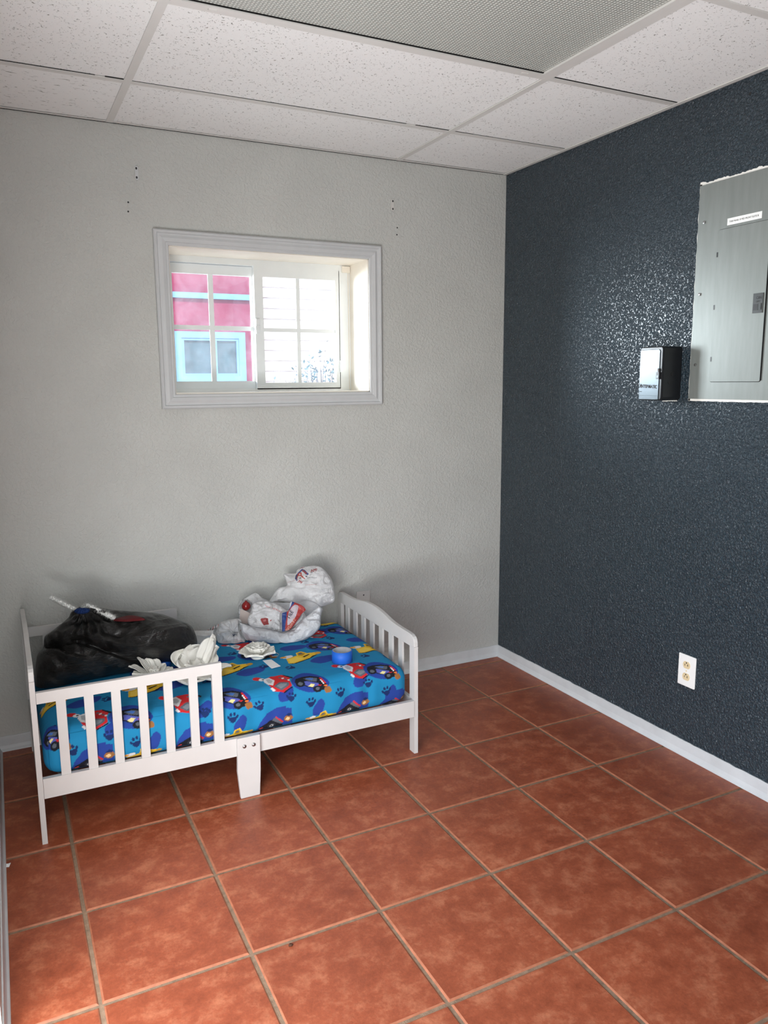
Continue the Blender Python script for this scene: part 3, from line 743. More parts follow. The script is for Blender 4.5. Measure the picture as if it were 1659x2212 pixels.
def print_sheet(P, C):
    def T(cx, cy, ang, s=1, fl=1):
        ca, sa = math.cos(ang), math.sin(ang)
        return lambda pts: [(cx + s * (x * fl * ca - y * sa), cy + s * (x * fl * sa + y * ca)) for x, y in pts]
    def paw(cx, cy, ang, s=1):
        t = T(cx, cy, ang, s)
        paint(P, C, t(ell(0, -.004, .0155, .0125, 0, 24, lambda a: 1 + .12 * math.cos(3 * (a + PI / 2)))), DNAVY)
        for x, y, r in ((-.0185, .0085, .0060), (-.0070, .0195, .0065), (.0075, .0195, .0065), (.019, .0085, .0060)):
            paint(P, C, t(ell(x, y, r * .85, r * 1.25, -x * 14)), DNAVY)
    def blob(cx, cy, ang, s=1): paint(P, C, T(cx, cy, ang, s)(ell(0, 0, .052, .036, 0, 40, lambda a: 1 + .10 * math.cos(2 * a + .5) + .06 * math.cos(3 * a) + .03 * math.sin(5 * a))), NAVY)
    def car(cx, cy, ang, s=1, fl=1, back=True):
        t = T(cx, cy, ang, s, fl); pp = lambda pts, c: paint(P, C, t(pts), c)
        if back: pp(ell(-.012, .002, .080, .066, 0, 50, lambda a: 1 + .05 * math.cos(3 * a) + .03 * math.sin(4 * a)), NAVY)
        pp([(-.070, -.030), (-.074, -.004), (-.056, .022), (-.022, .046), (.012, .048), (.042, .030), (.064, .010), (.070, -.018), (.052, -.034)], BLK)
        pp([(-.046, .012), (-.022, .034), (.008, .036), (.012, .014), (-.02, .004)], GRY); pp([(-.040, .014), (-.024, .028), (-.006, .030), (-.008, .014)], LBL)
        pp([(-.052, -.022), (-.030, .000), (.022, .008), (.044, -.012), (.030, -.030)], PER); pp([(-.010, -.026), (-.004, -.006), (.012, -.004), (.012, -.028)], s2l(226, 214, 150))
        pp(ell(-.046, -.026, .020, .021), BLK); pp(ell(-.046, -.026, .010, .010), GRY); pp(ell(.036, -.028, .019, .020), BLK); pp(ell(.036, -.028, .009, .009), GRY)
        pp([(.014, .040), (.050, .016), (.056, .020), (.020, .046)], RED); pp([(.022, .030), (.046, .010), (.050, .013), (.026, .034)], WHT); pp([(.02, -.004), (.044, .004), (.04, -.010)], RED)
        pp(ell(.078, -.014, .016, .015, 0, 20, lambda a: 1 + .1 * math.cos(4 * a)), TAN); pp(ell(.060, .002, .008, .007), s2l(210, 110, 50))
    def truck(cx, cy, ang, s=1, fl=1):
        t = T(cx, cy, ang, s, fl); pp = lambda pts, c: paint(P, C, t(pts), c)
        pp([(-.040, .008), (-.028, .030), (.010, .052), (.040, .040), (.044, .012), (.060, -.010), (.046, -.050), (.014, -.056), (-.016, -.030), (-.036, -.012)], RED)
        pp([(-.042, .010), (-.030, .022), (-.004, .004), (.000, -.030), (-.018, -.028), (-.038, -.010)], WHT); pp([(-.036, .006), (-.026, .014), (-.010, .000), (-.010, -.018), (-.022, -.016)], s2l(170, 172, 176))
        pp([(.004, -.034), (.014, -.006), (.044, .002), (.050, -.012), (.036, -.044)], GRY); pp([(.012, -.030), (.020, -.012), (.040, -.006), (.042, -.014), (.030, -.036)], s2l(120, 126, 134))
        for k in range(4): pp([(.002 + k * .011, .030 - k * .004), (.008 + k * .011, .036 - k * .004), (.012 + k * .011, .026 - k * .004), (.006 + k * .011, .022 - k * .004)], WHT if k % 2 else GRY)
        pp([(.010, .052), (.048, .040), (.050, .030), (.046, .030), (.012, .046)], BLK); pp([(.046, -.050), (.062, -.012), (.066, -.016), (.050, -.054)], BLK)
        pp([(-.004, -.048), (.012, -.058), (.016, -.050), (.000, -.040)], WHT)
        pp(ell(-.066, .006, .016, .012), RED); pp(ell(-.049, .004, .010, .010), WHT); pp(ell(-.046, .006, .004, .004), BLK)
    def digger(cx, cy, ang, s=1, fl=1):
        t = T(cx, cy, ang, s, fl); pp = lambda pts, c: paint(P, C, t(pts), c)
        pp([(-.058, -.042), (-.046, -.050), (.034, -.034), (.072, -.014), (.060, -.004)], BLK)
        pp([(-.058, -.040), (-.046, .004), (.002, .016), (.010, .040), (.034, .046), (.044, .020), (.072, .012), (.078, -.010), (.050, -.016), (.030, -.030), (-.040, -.046)], YEL)
        pp([(-.050, -.036), (-.042, -.004), (-.004, .006), (.014, -.022), (-.036, -.040)], s2l(236, 200, 84)); pp([(.006, .012), (.014, .036), (.030, .040), (.038, .020), (.022, .006)], DYEL)
        pp([(.012, .020), (.018, .032), (.028, .034), (.030, .022)], GRY); pp([(.014, -.004), (.046, .008), (.048, .002), (.018, -.012)], BLK); pp([(-.04, -.046), (.03, -.03), (.032, -.036), (-.036, -.052)], BLK)
        pp(ell(-.034, .018, .022, .012, .2), WHT); pp(ell(-.05, .02, .012, .008), s2l(214, 150, 60)); pp(ell(.080, .000, .012, .012), s2l(200, 150, 60))
    def dome(cx, cy, ang=0, s=1):
        t = T(cx, cy, ang, s); pp = lambda pts, c: paint(P, C, t(pts), c)
        pp([(-.088, -.045), (-.074, .000), (-.044, .036), (.000, .052), (.040, .054), (.042, .044), (.066, .040), (.072, -.045)], NAVY)
        pp([(-.082, -.050), (-.072, -.022), (-.034, .000), (-.010, .008), (.020, -.006), (.030, -.050)], BLK); pp([(-.022, .002), (-.006, .012), (.030, -.020), (.022, -.030)], GRY)
        pp(ell(-.022, -.030, .017, .018), s2l(48, 50, 58)); pp(ell(-.022, -.030, .008, .009), WHT); pp(ell(-.022, -.030, .005, .006), BLK); pp([(-.008, .012), (-.004, .016), (.030, -.016), (.026, -.022)], RED)
        pp([(-.076, -.036), (-.062, -.028), (-.058, -.036), (-.072, -.044)], s2l(190, 60, 70)); pp(ell(.052, -.004, .019, .017, 0, 20, lambda a: 1 + .08 * math.cos(4 * a)), TAN); pp(ell(.048, -.006, .009, .007), s2l(226, 190, 140)); pp([(.036, .008), (.052, .020), (.068, .012), (.060, .006)], DNAVY)
    PXX = .292
    for k in range(4):
        dx = -k * PXX
        blob(-1.202 + dx, -.553, .25); blob(-.974 + dx, -.378, -.1, .95); blob(-1.128 + dx, -.752, 1.0, .72); blob(-1.010 + dx, -.836, 1.2, .6); blob(-1.06 + dx, -.22, .2)
    for k, (x, y) in enumerate([(-1.501, -.34), (-1.433, -.533), (-1.344, -.579), (-1.032, -.576), (-1.195, -.338), (-1.073, -.32), (-1.102, -.780), (-1.216, -.794), (-1.405, -.775), (-1.522, -.786), (-1.331, -.812), (-1.027, -.826), (-1.714, -.769), (-1.028, -.141), (-2.022, -.788), (-1.942, -.826), (-1.711, -.773), (-2.135, -.812), (-1.844, -.562), (-1.86, -.35), (-1.79, -.33), (-1.7, -.45), (-1.66, -.57), (-1.28, -.15), (-.945, -.60), (-2.0, -.57), (-1.62, -.81), (-2.17, -.70)]):
        paw(x, y, [-.15, .35, 0, .2][k % 4] + (.9 if y > -.7 else 0), .82)
    for x, y in ((-.985, -.483), (-1.282, -.486), (-1.562, -.488), (-.985, -.078), (-1.88, -.535), (-1.28, -.08), (-1.60, -.09)): digger(x, y, .12, 1.08)
    for x, y in ((-1.934, -.882), (-1.62, -.886), (-1.30, -.888), (-.98, -.885), (-2.2, -.50)): digger(x, y, .1, .8)
    for x, y in ((-1.438, -.672), (-1.130, -.678), (-1.125, -.235), (-1.446, -.262), (-2.069, -.678), (-1.775, -.686), (-1.74, -.25)): truck(x, y, -.60, 1.08)
    for x, y in ((-1.025, -.722), (-1.312, -.720), (-1.608, -.724), (-.985, -.237), (-1.141, -.415), (-1.943, -.724), (-2.200, -.745), (-1.42, -.40), (-1.30, -.24), (-1.75, -.44)): car(x, y, -.62, .88)
    for x, y in ((-1.462, -.846), (-1.160, -.846), (-1.745, -.846), (-2.070, -.848), (-.985, -.87)): dome(x, y, 0, .84)
mat = make_mattress()
tag(mat, 'toddler mattress in a bright blue sheet printed with paws and toy vehicles', 'mattress')

# ------------------------------------------------------------------ soft things lying on the mattress
def resample(pts, n, closed=True):
    P = np.array(pts, float)
    if closed: P = np.vstack([P, P[:1]])
    # gentle Catmull-Rom through the points
    Q = []
    m = len(P) - 1
    for i in range(m):
        p0 = P[i - 1] if i > 0 else (P[m - 1] if closed else P[0]); p1 = P[i]; p2 = P[i + 1]; p3 = P[i + 2] if i + 2 <= m else (P[1] if closed else P[m])
        for t in np.linspace(0, 1, 8, endpoint=False):
            Q.append(.5 * ((2 * p1) + (-p0 + p2) * t + (2 * p0 - 5 * p1 + 4 * p2 - p3) * t * t + (-p0 + 3 * p1 - 3 * p2 + p3) * t ** 3))
    Q.append(P[-1]); Q = np.array(Q); s = np.r_[0, np.cumsum(np.linalg.norm(np.diff(Q, axis=0), axis=1))]
    u = np.linspace(0, s[-1], n + (1 if closed else 0))
    R = np.stack([np.interp(u, s, Q[:, 0]), np.interp(u, s, Q[:, 1])], -1)
    return R[:-1] if closed else R

def place(C, rot, L):
    """local (x right, y away, z up) -> world"""
    return np.asarray(L) @ np.array(Euler(rot).to_matrix()).T + np.array(C)

def settle(W, lift=.004):
    """rest a soft shape on the mattress and keep it off the wall"""
    W = W.copy()
    for i in range(len(W)):
        x, y, z = W[i]; f = mat_top(x, y) + lift
        if z < f: W[i, 2] = f + (z - f) * -.01
        if y > -.018: W[i, 1] = -.018 - (y + .018) * .02
    return W

def bvh_of(o):
    off = world_loc(o); me = o.data
    return BVHTree.FromPolygons([v.co + off for v in me.vertices], [tuple(p.vertices) for p in me.polygons])
def push(W, d, behind=(), before=(), gap=.004):
    """slide points along d so they clear what lies in front of (behind=) or beyond (before=) them"""
    d = Vector(d).normalized(); W = np.array(W, float)
    a = d.orthogonal().normalized(); c = d.cross(a); offs = [Vector((0, 0, 0)), a * .009, a * -.009, c * .009, c * -.009, (a + c) * .007, (a - c) * .007]
    B1 = [bvh_of(o) for o in behind]; B2 = [bvh_of(o) for o in before]
    for i in range(len(W)):
        p = Vector(W[i])
        for b in B1:
            w = 0
            for o in offs:
                h = b.ray_cast(p + o + d * 1.5, -d)[0]
                if h is not None: w = max(w, gap - (p - h).dot(d))
            p += d * w
        for b in B2:
            h = b.ray_cast(p - d * 1.5, d)[0]
            if h is not None and (p - h).dot(d) > -gap: p -= d * ((p - h).dot(d) + gap)
        W[i] = p
    return W

def pillow(name, C, rot, outline, front, back, mat, parent=None, nt=220, nr=60, disp=None, bulge=.5, prints=None, base=(.88, .885, .895, 1), tips=None, rest=True, center=None, origin=None, behind=(), before=(), gap=.010):
    """puffed closed skin whose rim follows outline (local x,z); front swells toward -y, back toward +y"""
    if tips is None:
        R = resample(outline, nt); c = np.array(center) if center else R.mean(0)
        t = np.linspace(0, 1, nr) ** .85
        xz = c + (R[None] - c) * t[:, None, None]                       # nr x nt x 2
        prof = (1 - t[:, None] ** 2.4) ** bulge * np.ones((1, nt)); wrap = True
        def skin(sgn, d): return np.stack([xz[..., 0], sgn * d * prof, xz[..., 1]], -1)
    else:
        a, b = tips; pts = list(outline)
        low = resample((pts[b:] + pts[:a + 1])[::-1], nt, False); top = resample(pts[a:b + 1], nt, False)
        t = np.linspace(0, 1, nr); xz = low[None] * (1 - t[:, None, None]) + top[None] * t[:, None, None]
        e = np.linspace(0, 1, nt); pe = (np.clip(1 - (2 * e - 1) ** 4, 0, 1)) ** .5
        prof = (np.clip(1 - (2 * t[:, None] - 1) ** 2, 0, 1)) ** bulge * pe[None]; wrap = False
        def skin(sgn, d): return np.stack([xz[..., 0], sgn * d * prof, xz[..., 1]], -1)
    L = []; F = []; UV = []; nn = nr * nt
    for s, (sg, d) in enumerate(((-1, front), (1, back))):
        q = skin(sg, d).reshape(-1, 3)
        if disp is not None:
            pr = prof.reshape(-1); dd = np.array([disp(x, y * .6 + s * 3, z) for x, y, z in q]); q[:, 1] += sg * dd * np.minimum(1, pr * 3)
            q[:, 2] += dd * .35 * np.minimum(1, pr * 3)
        L.append(q); UV.append(xz.reshape(-1, 2))
        i = np.arange(nn).reshape(nr, nt) + s * nn
        if wrap: i = np.concatenate([i, i[:, :1]], 1)
        f = np.stack([i[:-1, :-1], i[:-1, 1:], i[1:, 1:], i[1:, :-1]], -1).reshape(-1, 4)
        F.append(f if s == 0 else f[:, ::-1])
    W = place(C, rot, np.concatenate(L)); UV = np.concatenate(UV)
    dh = Euler(rot).to_matrix() @ Vector((0, 1, 0)); dh.z = 0
    if behind or before: W = push(W, dh, behind, before, gap)
    if rest: W = settle(W)
    if behind or before: W = push(W, dh, behind, before, gap * .9)
    Cc = np.tile(np.array(base), (len(W), 1))
    if prints: 
        half = UV[:nn]; cc = Cc[:nn]; prints(half, cc); Cc[:nn] = cc
    o = mesh_obj(name, W, np.concatenate(F).tolist(), mat, parent, origin if parent is None else None, True)
    set_color(o, Cc)
    bm = bmesh.new(); bm.from_mesh(o.data); bmesh.ops.remove_doubles(bm, verts=bm.verts[:], dist=.00015)
    bmesh.ops.recalc_face_normals(bm, faces=bm.faces[:]); bm.to_mesh(o.data); bm.free()
    o.data.polygons.foreach_set('use_smooth', np.ones(len(o.data.polygons), dtype=bool))
    return o

def ridge(v): return 1 - abs(noise.noise(v)) * 2
def crease(sx, sy, sz, amp, fine, seed):
    def f(x, y, z):
        v = Vector((x * sx + seed, y * sy, z * sz + seed * .7))
        w = v + noise.noise_vector(v * .8) * .6
        a = ridge(w); b = ridge(w * 2.3 + Vector((5, 1, 2))); c = noise.noise(v * 5)
        return amp * (a - .55) + fine * (b - .55) + fine * .4 * c
    return f

# black bin bag, two lobes
BC, BR = (-1.93, -.27, .50), (-.2996, 0, -.1144)
b_out = [(-.273, -.058), (-.251, -.027), (-.246, .004), (-.238, .018), (-.2, .043), (-.16, .073), (-.146, .095), (-.113, .111), (-.078, .109), (.003, .085), (.104, .067), (.173, .051), (.231, .023), (.278, -.005), (.297, -.054), (.295, -.086), (.273, -.117), (.22, -.13), (.144, -.131), (.097, -.139), (.071, -.153), (-.019, -.163), (-.17, -.18), (-.264, -.184), (-.284, -.156)]
cf = crease(5.5, 5, 9, .016, .006, 2.2)
crest = [(-.29, -.03), (-.25, -.017), (-.21, -.018), (-.134, -.016), (-.099, -.02), (-.031, -.062), (.038, -.092), (.11, -.109), (.2, -.13)]
cxs = [p[0] for p in crest]; czs = [p[1] for p in crest]
def bagdisp(x, y, z):
    d = cf(x, y, z)
    if y < 1.5:
        zc = np.interp(x, cxs, czs); h = z - zc
        # lower lobe bulges forward under a deep fold that runs down to the right
        d += .050 * math.exp(-((x + .14) / .12) ** 2 - ((z + .10) / .07) ** 2) - .028 * math.exp(-(h / .014) ** 2) + .018 * math.exp(-((h - .03) / .02) ** 2)
        d += .045 * math.exp(-((x - .16) / .11) ** 2 - ((z + .04) / .06) ** 2)
        d += .010 * math.sin((x * .8 + z * 1.6) * 70 + 3 * noise.noise(Vector((x * 9, z * 9, 1)))) * math.exp(-((x + .18) / .09) ** 2) * (1 if h < 0 else .3)
        # gathers fanning out from the tied-up mouth at the top
        a = math.atan2(z - .10, x + .10); r = math.hypot(z - .10, x + .10)
        d += .007 * math.sin(a * 17 + 2 * noise.noise(Vector((r * 14, 0, 4)))) * math.exp(-((r - .10) / .09) ** 2)
        d -= .03 * math.exp(-((x + .02) / .10) ** 2 - ((z - .062) / .016) ** 2)
    return d
bag = empty('black_bin_bag', (-1.93, -.30, .355), 'overfilled shiny black bin bag slumped at the head of the bed', 'bin bag')
skin = pillow('bag_skin', BC, BR, b_out, .135, .17, M_bin, bag, 420, 130, bagdisp, .5, None, (.01, .01, .01, 1), None, True, (-.03, -.05))

# things poking out of the black bag's mouth
def local_pts(C, rot, pts, y): return place(C, rot, [(x, y, z) for x, z in pts])
def fuzzy(name, pts, rad, label):
    """strip of white fluff: a core plus a pile of short fibres"""
    r = random.Random(len(label)); Vv = []; Ff = []
    P = [Vector(p) for p in pts]; fine = []
    for i in range(len(P) - 1):
        for t in np.linspace(0, 1, 14, endpoint=False): fine.append(P[i].lerp(P[i + 1], t))
    fine.append(P[-1])
    rads = [rad * (.72 + .3 * noise.noise(Vector((i * .35, 1, 2)))) for i in range(len(fine))]
    Vv, Ff = tube_mesh(fine, rads, 8)
    for i, p in enumerate(fine):
        d = (fine[min(i + 1, len(fine) - 1)] - fine[max(i - 1, 0)]).normalized(); a = d.orthogonal().normalized(); b = d.cross(a)
        for k in range(46):
            t = r.uniform(0, 2 * PI); n = a * math.cos(t) + b * math.sin(t); q = p + d * r.uniform(-.004, .004)
            l = rad * r.uniform(1.1, 1.9); w = .0015; tip = q + n * l + d * r.uniform(-.5, .5) * rad; s = n.cross(d) * w
            o = len(Vv); Vv.extend([(q + n * rad * .6 - s)[:], (q + n * rad * .6 + s)[:], tip[:]]); Ff.append((o, o + 1, o + 2))
    c = P[0]
    return tag(mesh_obj(name, Vv, Ff, M_fuzz, None, c), label, 'fluffy trim', 'fluffy trims in the black bag')
fuzzy('fluffy_trim', local_pts(BC, BR, [(-.213, .155), (-.178, .131), (-.144, .108), (-.098, .082)], -.035), .0100, 'white fluffy strip rising free above the head of the black bag')
fuzzy('fluffy_trim', local_pts(BC, BR, [(-.108, .100), (-.088, .108), (-.044, .082), (.003, .052)], -.062), .0118, 'white fluffy strip lying down along the top of the black bag')
def draped(name, outline, lift, thick, mat, origin, label, cat):
    """thin cloth following the front of the black bag inside outline (the bag's local x,z)"""
    R = resample(outline, 48); c = R.mean(0); b = bvh_of(skin); rot = Euler(BR).to_matrix(); d = rot @ Vector((0, 1, 0)); rings = 9
    top = []; bot = []
    for t in np.linspace(0, 1, rings):
        for q in c + (R - c) * t:
            p = Vector(BC) + rot @ Vector((q[0], 0, q[1])); h = b.ray_cast(p - d * 1.0, d)[0] or p
            h = h - d * .009; n = .0015 * noise.noise(Vector((q[0] * 60, q[1] * 60, 3)))
            bot.append(h[:]); top.append((h - d * (thick * (1 - t ** 4) ** .5 + .0015 + max(0, n) * (1 - t)) + Vector((0, 0, lift * (1 - t))))[:])
    V = top + bot; n0 = len(top); F = []
    for i in range(rings - 1):
        for k in range(48):
            a, b2, c2, d2 = i * 48 + k, i * 48 + (k + 1) % 48, (i + 1) * 48 + (k + 1) % 48, (i + 1) * 48 + k
            F.append((a, d2, c2, b2)); F.append((n0 + a, n0 + b2, n0 + c2, n0 + d2))
    r0 = (rings - 1) * 48
    for k in range(48): F.append((r0 + k, n0 + r0 + k, n0 + r0 + (k + 1) % 48, r0 + (k + 1) % 48))
    return tag(mesh_obj(name, V, F, mat, None, origin, True), label, cat)
draped('blue_cloth', [(-.135, .097), (-.120, .103), (-.098, .101), (-.080, .095), (-.088, .082), (-.113, .080), (-.131, .087)], .010, .012, M_bluecloth, (-2.04, -.25, .60), 'navy blue cloth showing in the mouth of the black bag', 'cloth')
draped('red_cloth', [(-.004, .046), (.03, .056), (.059, .058), (.084, .051), (.108, .035), (.07, .034), (.03, .037)], .002, .004, M_redcloth, (-1.88, -.25, .55), 'sliver of dark red cloth showing along a slit in the black bag', 'cloth')

# ---- carrier bags
MC, MR = (-1.26, -.24, .43), (-.3041, 0, -.3246)
cb = empty('shopping_bag', (-1.26, -.22, .366), 'large open white carrier bag stuffed with other bags on the mattress', 'shopping bag', 'white carrier bags on the mattress')
m_out = [(-0.176, 0.011), (-0.148, 0.0), (-0.118, -0.012), (-0.087, -0.016), (-0.061, -0.022), (-0.028, -0.031), (0.004, -0.039), (0.027, -0.034), (0.049, -0.018), (0.072, 0.001), (0.113, 0.032), (0.151, 0.065), (0.165, 0.049), (0.161, 0.012), (0.157, -0.023), (0.132, -0.051), (0.107, -0.067), (0.076, -0.083), (0.047, -0.095), (-0.006, -0.1), (-0.032, -0.095), (-0.071, -0.084), (-0.117, -0.073), (-0.143, -0.063), (-0.162, -0.043), (-0.172, -0.016)]
pouch = pillow('bag_pouch', MC, MR, m_out, .062, -.046, M_film, cb, 260, 70, crease(10, 9, 16, .010, .009, 1.1), .45, None, (.86, .875, .90, 1), (0, 11))
CC, CR = (-1.27, -.20, .46), (-.2925, 0, -.3177)
c_out = [(-.122, -.03), (-.106, .022), (-.101, .045), (-.076, .055), (-.043, .055), (-.024, .049), (.005, .04), (.028, .023), (.053, .01), (.111, .003), (.119, -.042), (.078, -.092), (.001, -.096), (-.076, -.073)]
PRED = s2l(172, 56, 54); PINK = s2l(206, 120, 120); PBLU = s2l(34, 66, 132); PNAV = s2l(24, 30, 52)
def pr_inner(P, C):
    paint(P, C, [(-.069, -.019), (-.064, -.015), (-.047, -.012), (-.037, -.014), (-.036, -.032), (-.033, -.037), (-.045, -.041), (-.055, -.046), (-.063, -.033)], PRED)
    paint(P, C, [(-.058, -.022), (-.046, -.019), (-.044, -.026), (-.056, -.030)], PINK); paint(P, C, [(-.029, -.023), (-.023, -.02), (-.024, -.025), (-.028, -.027)], PRED)
    paint_text(P, C, 'THANKS FOR SHOPPING', .0075, (-.050, .036), -.28, PINK, curve=-3.0); paint_text(P, C, 'NORTH', .0095, (-.018, .021), -.42, PINK)
def pr_panel(P, C):
    paint(P, C, ell(.01, -.02, .2, .2), PRED)
    paint(P, C, [(-.045, -.095), (-.045, -.005), (-.033, .002), (-.017, .003), (-.020, -.028), (-.024, -.050), (-.026, -.072), (-.03, -.095)], PBLU)
    paint(P, C, [(-.010, .005), (-.004, .045), (.012, .043), (.015, .035), (.001, .020), (-.008, .007)], PBLU); paint(P, C, [(-.008, .010), (-.004, .043), (.006, .042), (.000, .024)], s2l(206, 210, 218))
    paint(P, C, [(-.016, -.055), (-.016, -.039), (-.014, -.017), (-.009, .001), (.005, .020), (.017, .028), (.028, .026), (.032, .019), (.025, -.005), (.017, -.025), (.004, -.040), (-.010, -.053)], s2l(200, 190, 198))
    paint_text(P, C, 'LIFE', .0200, (-.0060, -.0290), 1.02, PNAV, mirror=True, bold=.0003)
    paint_text(P, C, 'SREWAS', .0165, (-.0165, -.0830), .92, s2l(214, 160, 140), mirror=True, bold=.0003)
p_out = [(-.036, -.087), (-.039, -.067), (-.037, -.009), (-.033, -.003), (-.01, .005), (-.003, .04), (.009, .041), (.035, .03), (.051, .02), (.061, .005), (.047, -.008), (.033, -.028), (.019, -.045), (-.011, -.081)]
pb_ = pillow('printed_bag', (-1.2294, -.2643, .482), (-.2901, 0, -.3364), p_out, .012, .05, M_print, None, 260, 90, crease(12, 8, 14, .003, .002, 9.4), .5, pr_panel, (.8, .8, .8, 1), None, True, None, (-1.22, -.23, .37), (pouch,))
tag(pb_, 'red and blue printed bag with mirrored lettering poking out of the large carrier bag', 'shopping bag')
inner = pillow('crumpled_bag', CC, CR, c_out, .035, .05, M_film, None, 300, 100, crease(14, 9, 16, .010, .009, 7.7), .5, pr_inner, (.89, .89, .90, 1), None, True, None, (-1.27, -.2, .37), (pouch, pb_))
tag(inner, 'crumpled white bag with a red print stuffed inside the large carrier bag', 'shopping bag', 'white carrier bags on the mattress')
def pr_knot(P, C):
    paint(P, C, [(.027, -.005), (.035, -.001), (.036, -.017), (.028, -.018)], PRED); paint(P, C, [(-.006, -.012), (.006, -.006), (.010, -.014), (-.002, -.020)], PBLU)
kn = crease(13, 9, 15, .009, .006, 21.0)
def kdisp(x, y, z):
    r = math.hypot(x - .002, z + .004); return kn(x, y, z) - (.035 * math.exp(-(r / .016) ** 2) if y < 1.5 else 0) + .006 * math.sin(9 * math.atan2(z, x) + r * 40)
kb = pillow('shopping_bag', (-1.45, -.17, .41), (-.3087, 0, -.2610), [(-.072, -.017), (-.066, .01), (-.053, .032), (-.03, .04), (.005, .044), (.029, .041), (.036, .018), (.049, -.022), (.072, -.051), (.04, -.064), (-.007, -.071), (-.038, -.064), (-.064, -.049)], .05, .05, M_film, None, 220, 70, kdisp, .5, pr_knot, (.90, .905, .91, 1), None, True, (-.005, -.012), (-1.45, -.17, .37), (pouch, inner))
tag(kb, 'small balled white carrier bag left of the large open one', 'shopping bag', 'white carrier bags on the mattress')
card = place((-1.41, -.195, .445), (-.28, 0, -.28), [(-.022, 0, -.028), (.024, 0, -.034), (.036, 0, .006), (-.014, 0, .033), (-.022, .003, -.028), (.024, .003, -.034), (.036, .003, .006), (-.014, .003, .033)])
cd_ = np.array((.27, .96, 0)); samp = np.array([card[0] * (1 - u) * (1 - v) + card[1] * u * (1 - v) + card[2] * u * v + card[3] * (1 - u) * v for u in np.linspace(0, 1, 9) for v in np.linspace(0, 1, 9)])
card = card + cd_ * float(max(0, ((push(samp, cd_, (pouch, inner, kb), (), .008) - samp) @ cd_).max()))
card_o = tag(mesh_obj('card_piece', card, [(0, 1, 2, 3), (7, 6, 5, 4), (0, 4, 5, 1), (1, 5, 6, 2), (2, 6, 7, 3), (3, 7, 4, 0)], M_card, None, (-1.41, -.195, .41)), 'plain pinkish grey card in the left side of the large carrier bag', 'card')
V, F = lathe([(.0, -.019), (.008, -.0175), (.014, -.013), (.018, -.006), (.019, 0), (.018, .006), (.014, .013), (.008, .0175), (.005, .019), (.005, .023), (.0, .023)], (-1.394, -.175, .480), 32)
V = np.array(V); Vp = push(V, (.27, .96, 0), (inner, card_o)); V = V + np.array((.27, .96, 0)) * float(max(0, ((Vp - V) @ np.array((.27, .96, 0))).max()))
ball = tag(mesh_obj('red_ornament', V, F, M_redplastic, None, tuple(V.mean(0)), True), 'shiny dark red ball inside the left side of the large carrier bag', 'ornament')
bf = [(-.122, -.096), (-.128, -.032), (-.119, 0), (-.091, .019), (-.054, .036), (-.03, .016), (-.007, .003), (.021, -.007), (.09, -.014), (.172, -.01), (.228, -.041), (.223, -.066), (.127, -.118), (-.035, -.141), (-.107, -.121)]
film_back = pillow('bag_back', (-1.28, -.12, .50), (-.275, 0, -.3071), bf, .010, .006, M_filmclear, cb, 200, 40, crease(8, 6, 12, .004, .003, 5.1), .5, None, (.86, .865, .88, 1), None, True, None, None, (pouch, pb_, inner, kb, card_o, ball), (), .013)
def pr_upper(P, C):
    paint(P, C, [(-.041, .028), (-.047, .039), (-.044, .054), (-.034, .068), (-.021, .079), (-.014, .081), (-.003, .076), (.006, .065), (.014, .059), (.009, .054), (0, .057), (-.009, .066), (-.018, .073), (-.029, .063), (-.037, .050), (-.039, .039), (-.035, .031)], PBLU)
    paint(P, C, [(-.037, .034), (-.041, .042), (-.038, .053), (-.030, .064), (-.026, .061), (-.034, .051), (-.036, .042)], PRED); paint(P, C, [(-.014, .077), (-.004, .071), (.006, .060), (.001, .058), (-.009, .067), (-.017, .073)], PRED)
    paint(P, C, [(-.037, .059), (-.029, .068), (-.018, .068), (-.017, .055), (-.008, .042), (-.002, .038), (-.005, .035), (-.017, .044), (-.022, .051), (-.033, .054)], s2l(206, 66, 44))
    paint(P, C, [(-.030, .060), (-.026, .064), (-.022, .062), (-.025, .057)], WHT)
    paint(P, C, [(-.028, .042), (-.022, .045), (-.020, .041), (-.026, .037)], PNAV); paint(P, C, [(-.004, .047), (.006, .052), (.004, .045)], PNAV); paint(P, C, [(-.030, .079), (-.016, .088), (-.002, .090), (-.018, .084)], PRED)
    paint_text(P, C, 'APP', .0175, (.0215, .0640), .10, s2l(168, 34, 34), bold=.0005); paint_text(P, C, 'JW', .0140, (-.0340, .0245), -.62, s2l(168, 34, 34), bold=.0006)
    paint(P, C, [(.020, .0615), (.030, .0610), (.030, .0630), (.022, .0635)], GRY); paint(P, C, [(.014, .0535), (.034, .0525), (.034, .0537), (.014, .0545)], s2l(150, 160, 150))
    paint_text(P, C, 'read & share', .0075, (.008, .0400), -.06, GRY); paint_text(P, C, 'www.thankyou.com', .0062, (-.004, .0085), -.02, PINK)
    for k in range(5): paint_text(P, C, 'thank you', .0055, (-.085 + k * .012, .018 + .0035 * k), .35, s2l(214, 180, 180))
u_out = [(-.16, -.057), (-.142, -.025), (-.12, 0), (-.094, .006), (-.083, .013), (-.086, .032), (-.096, .061), (-.046, .062), (-.038, .076), (-.016, .089), (.003, .091), (.03, .093), (.056, .09), (.076, .079), (.093, .059), (.114, .027), (.123, -.019), (.121, -.063), (.09, -.08), (.062, -.087), (.049, -.081), (-.002, -.081), (-.038, -.076), (-.063, -.064), (-.11, -.057), (-.142, -.059)]
ub = pillow('shopping_bag', (-1.11, -.13, .54), (-.2602, 0, -.3568), u_out, .055, .05, M_film, None, 420, 130, crease(9, 7, 12, .010, .0065, 12.6), .5, pr_upper, (.89, .89, .90, 1), None, True, (.02, -.01), (-1.11, -.13, .46), (pouch, pb_, inner, film_back))
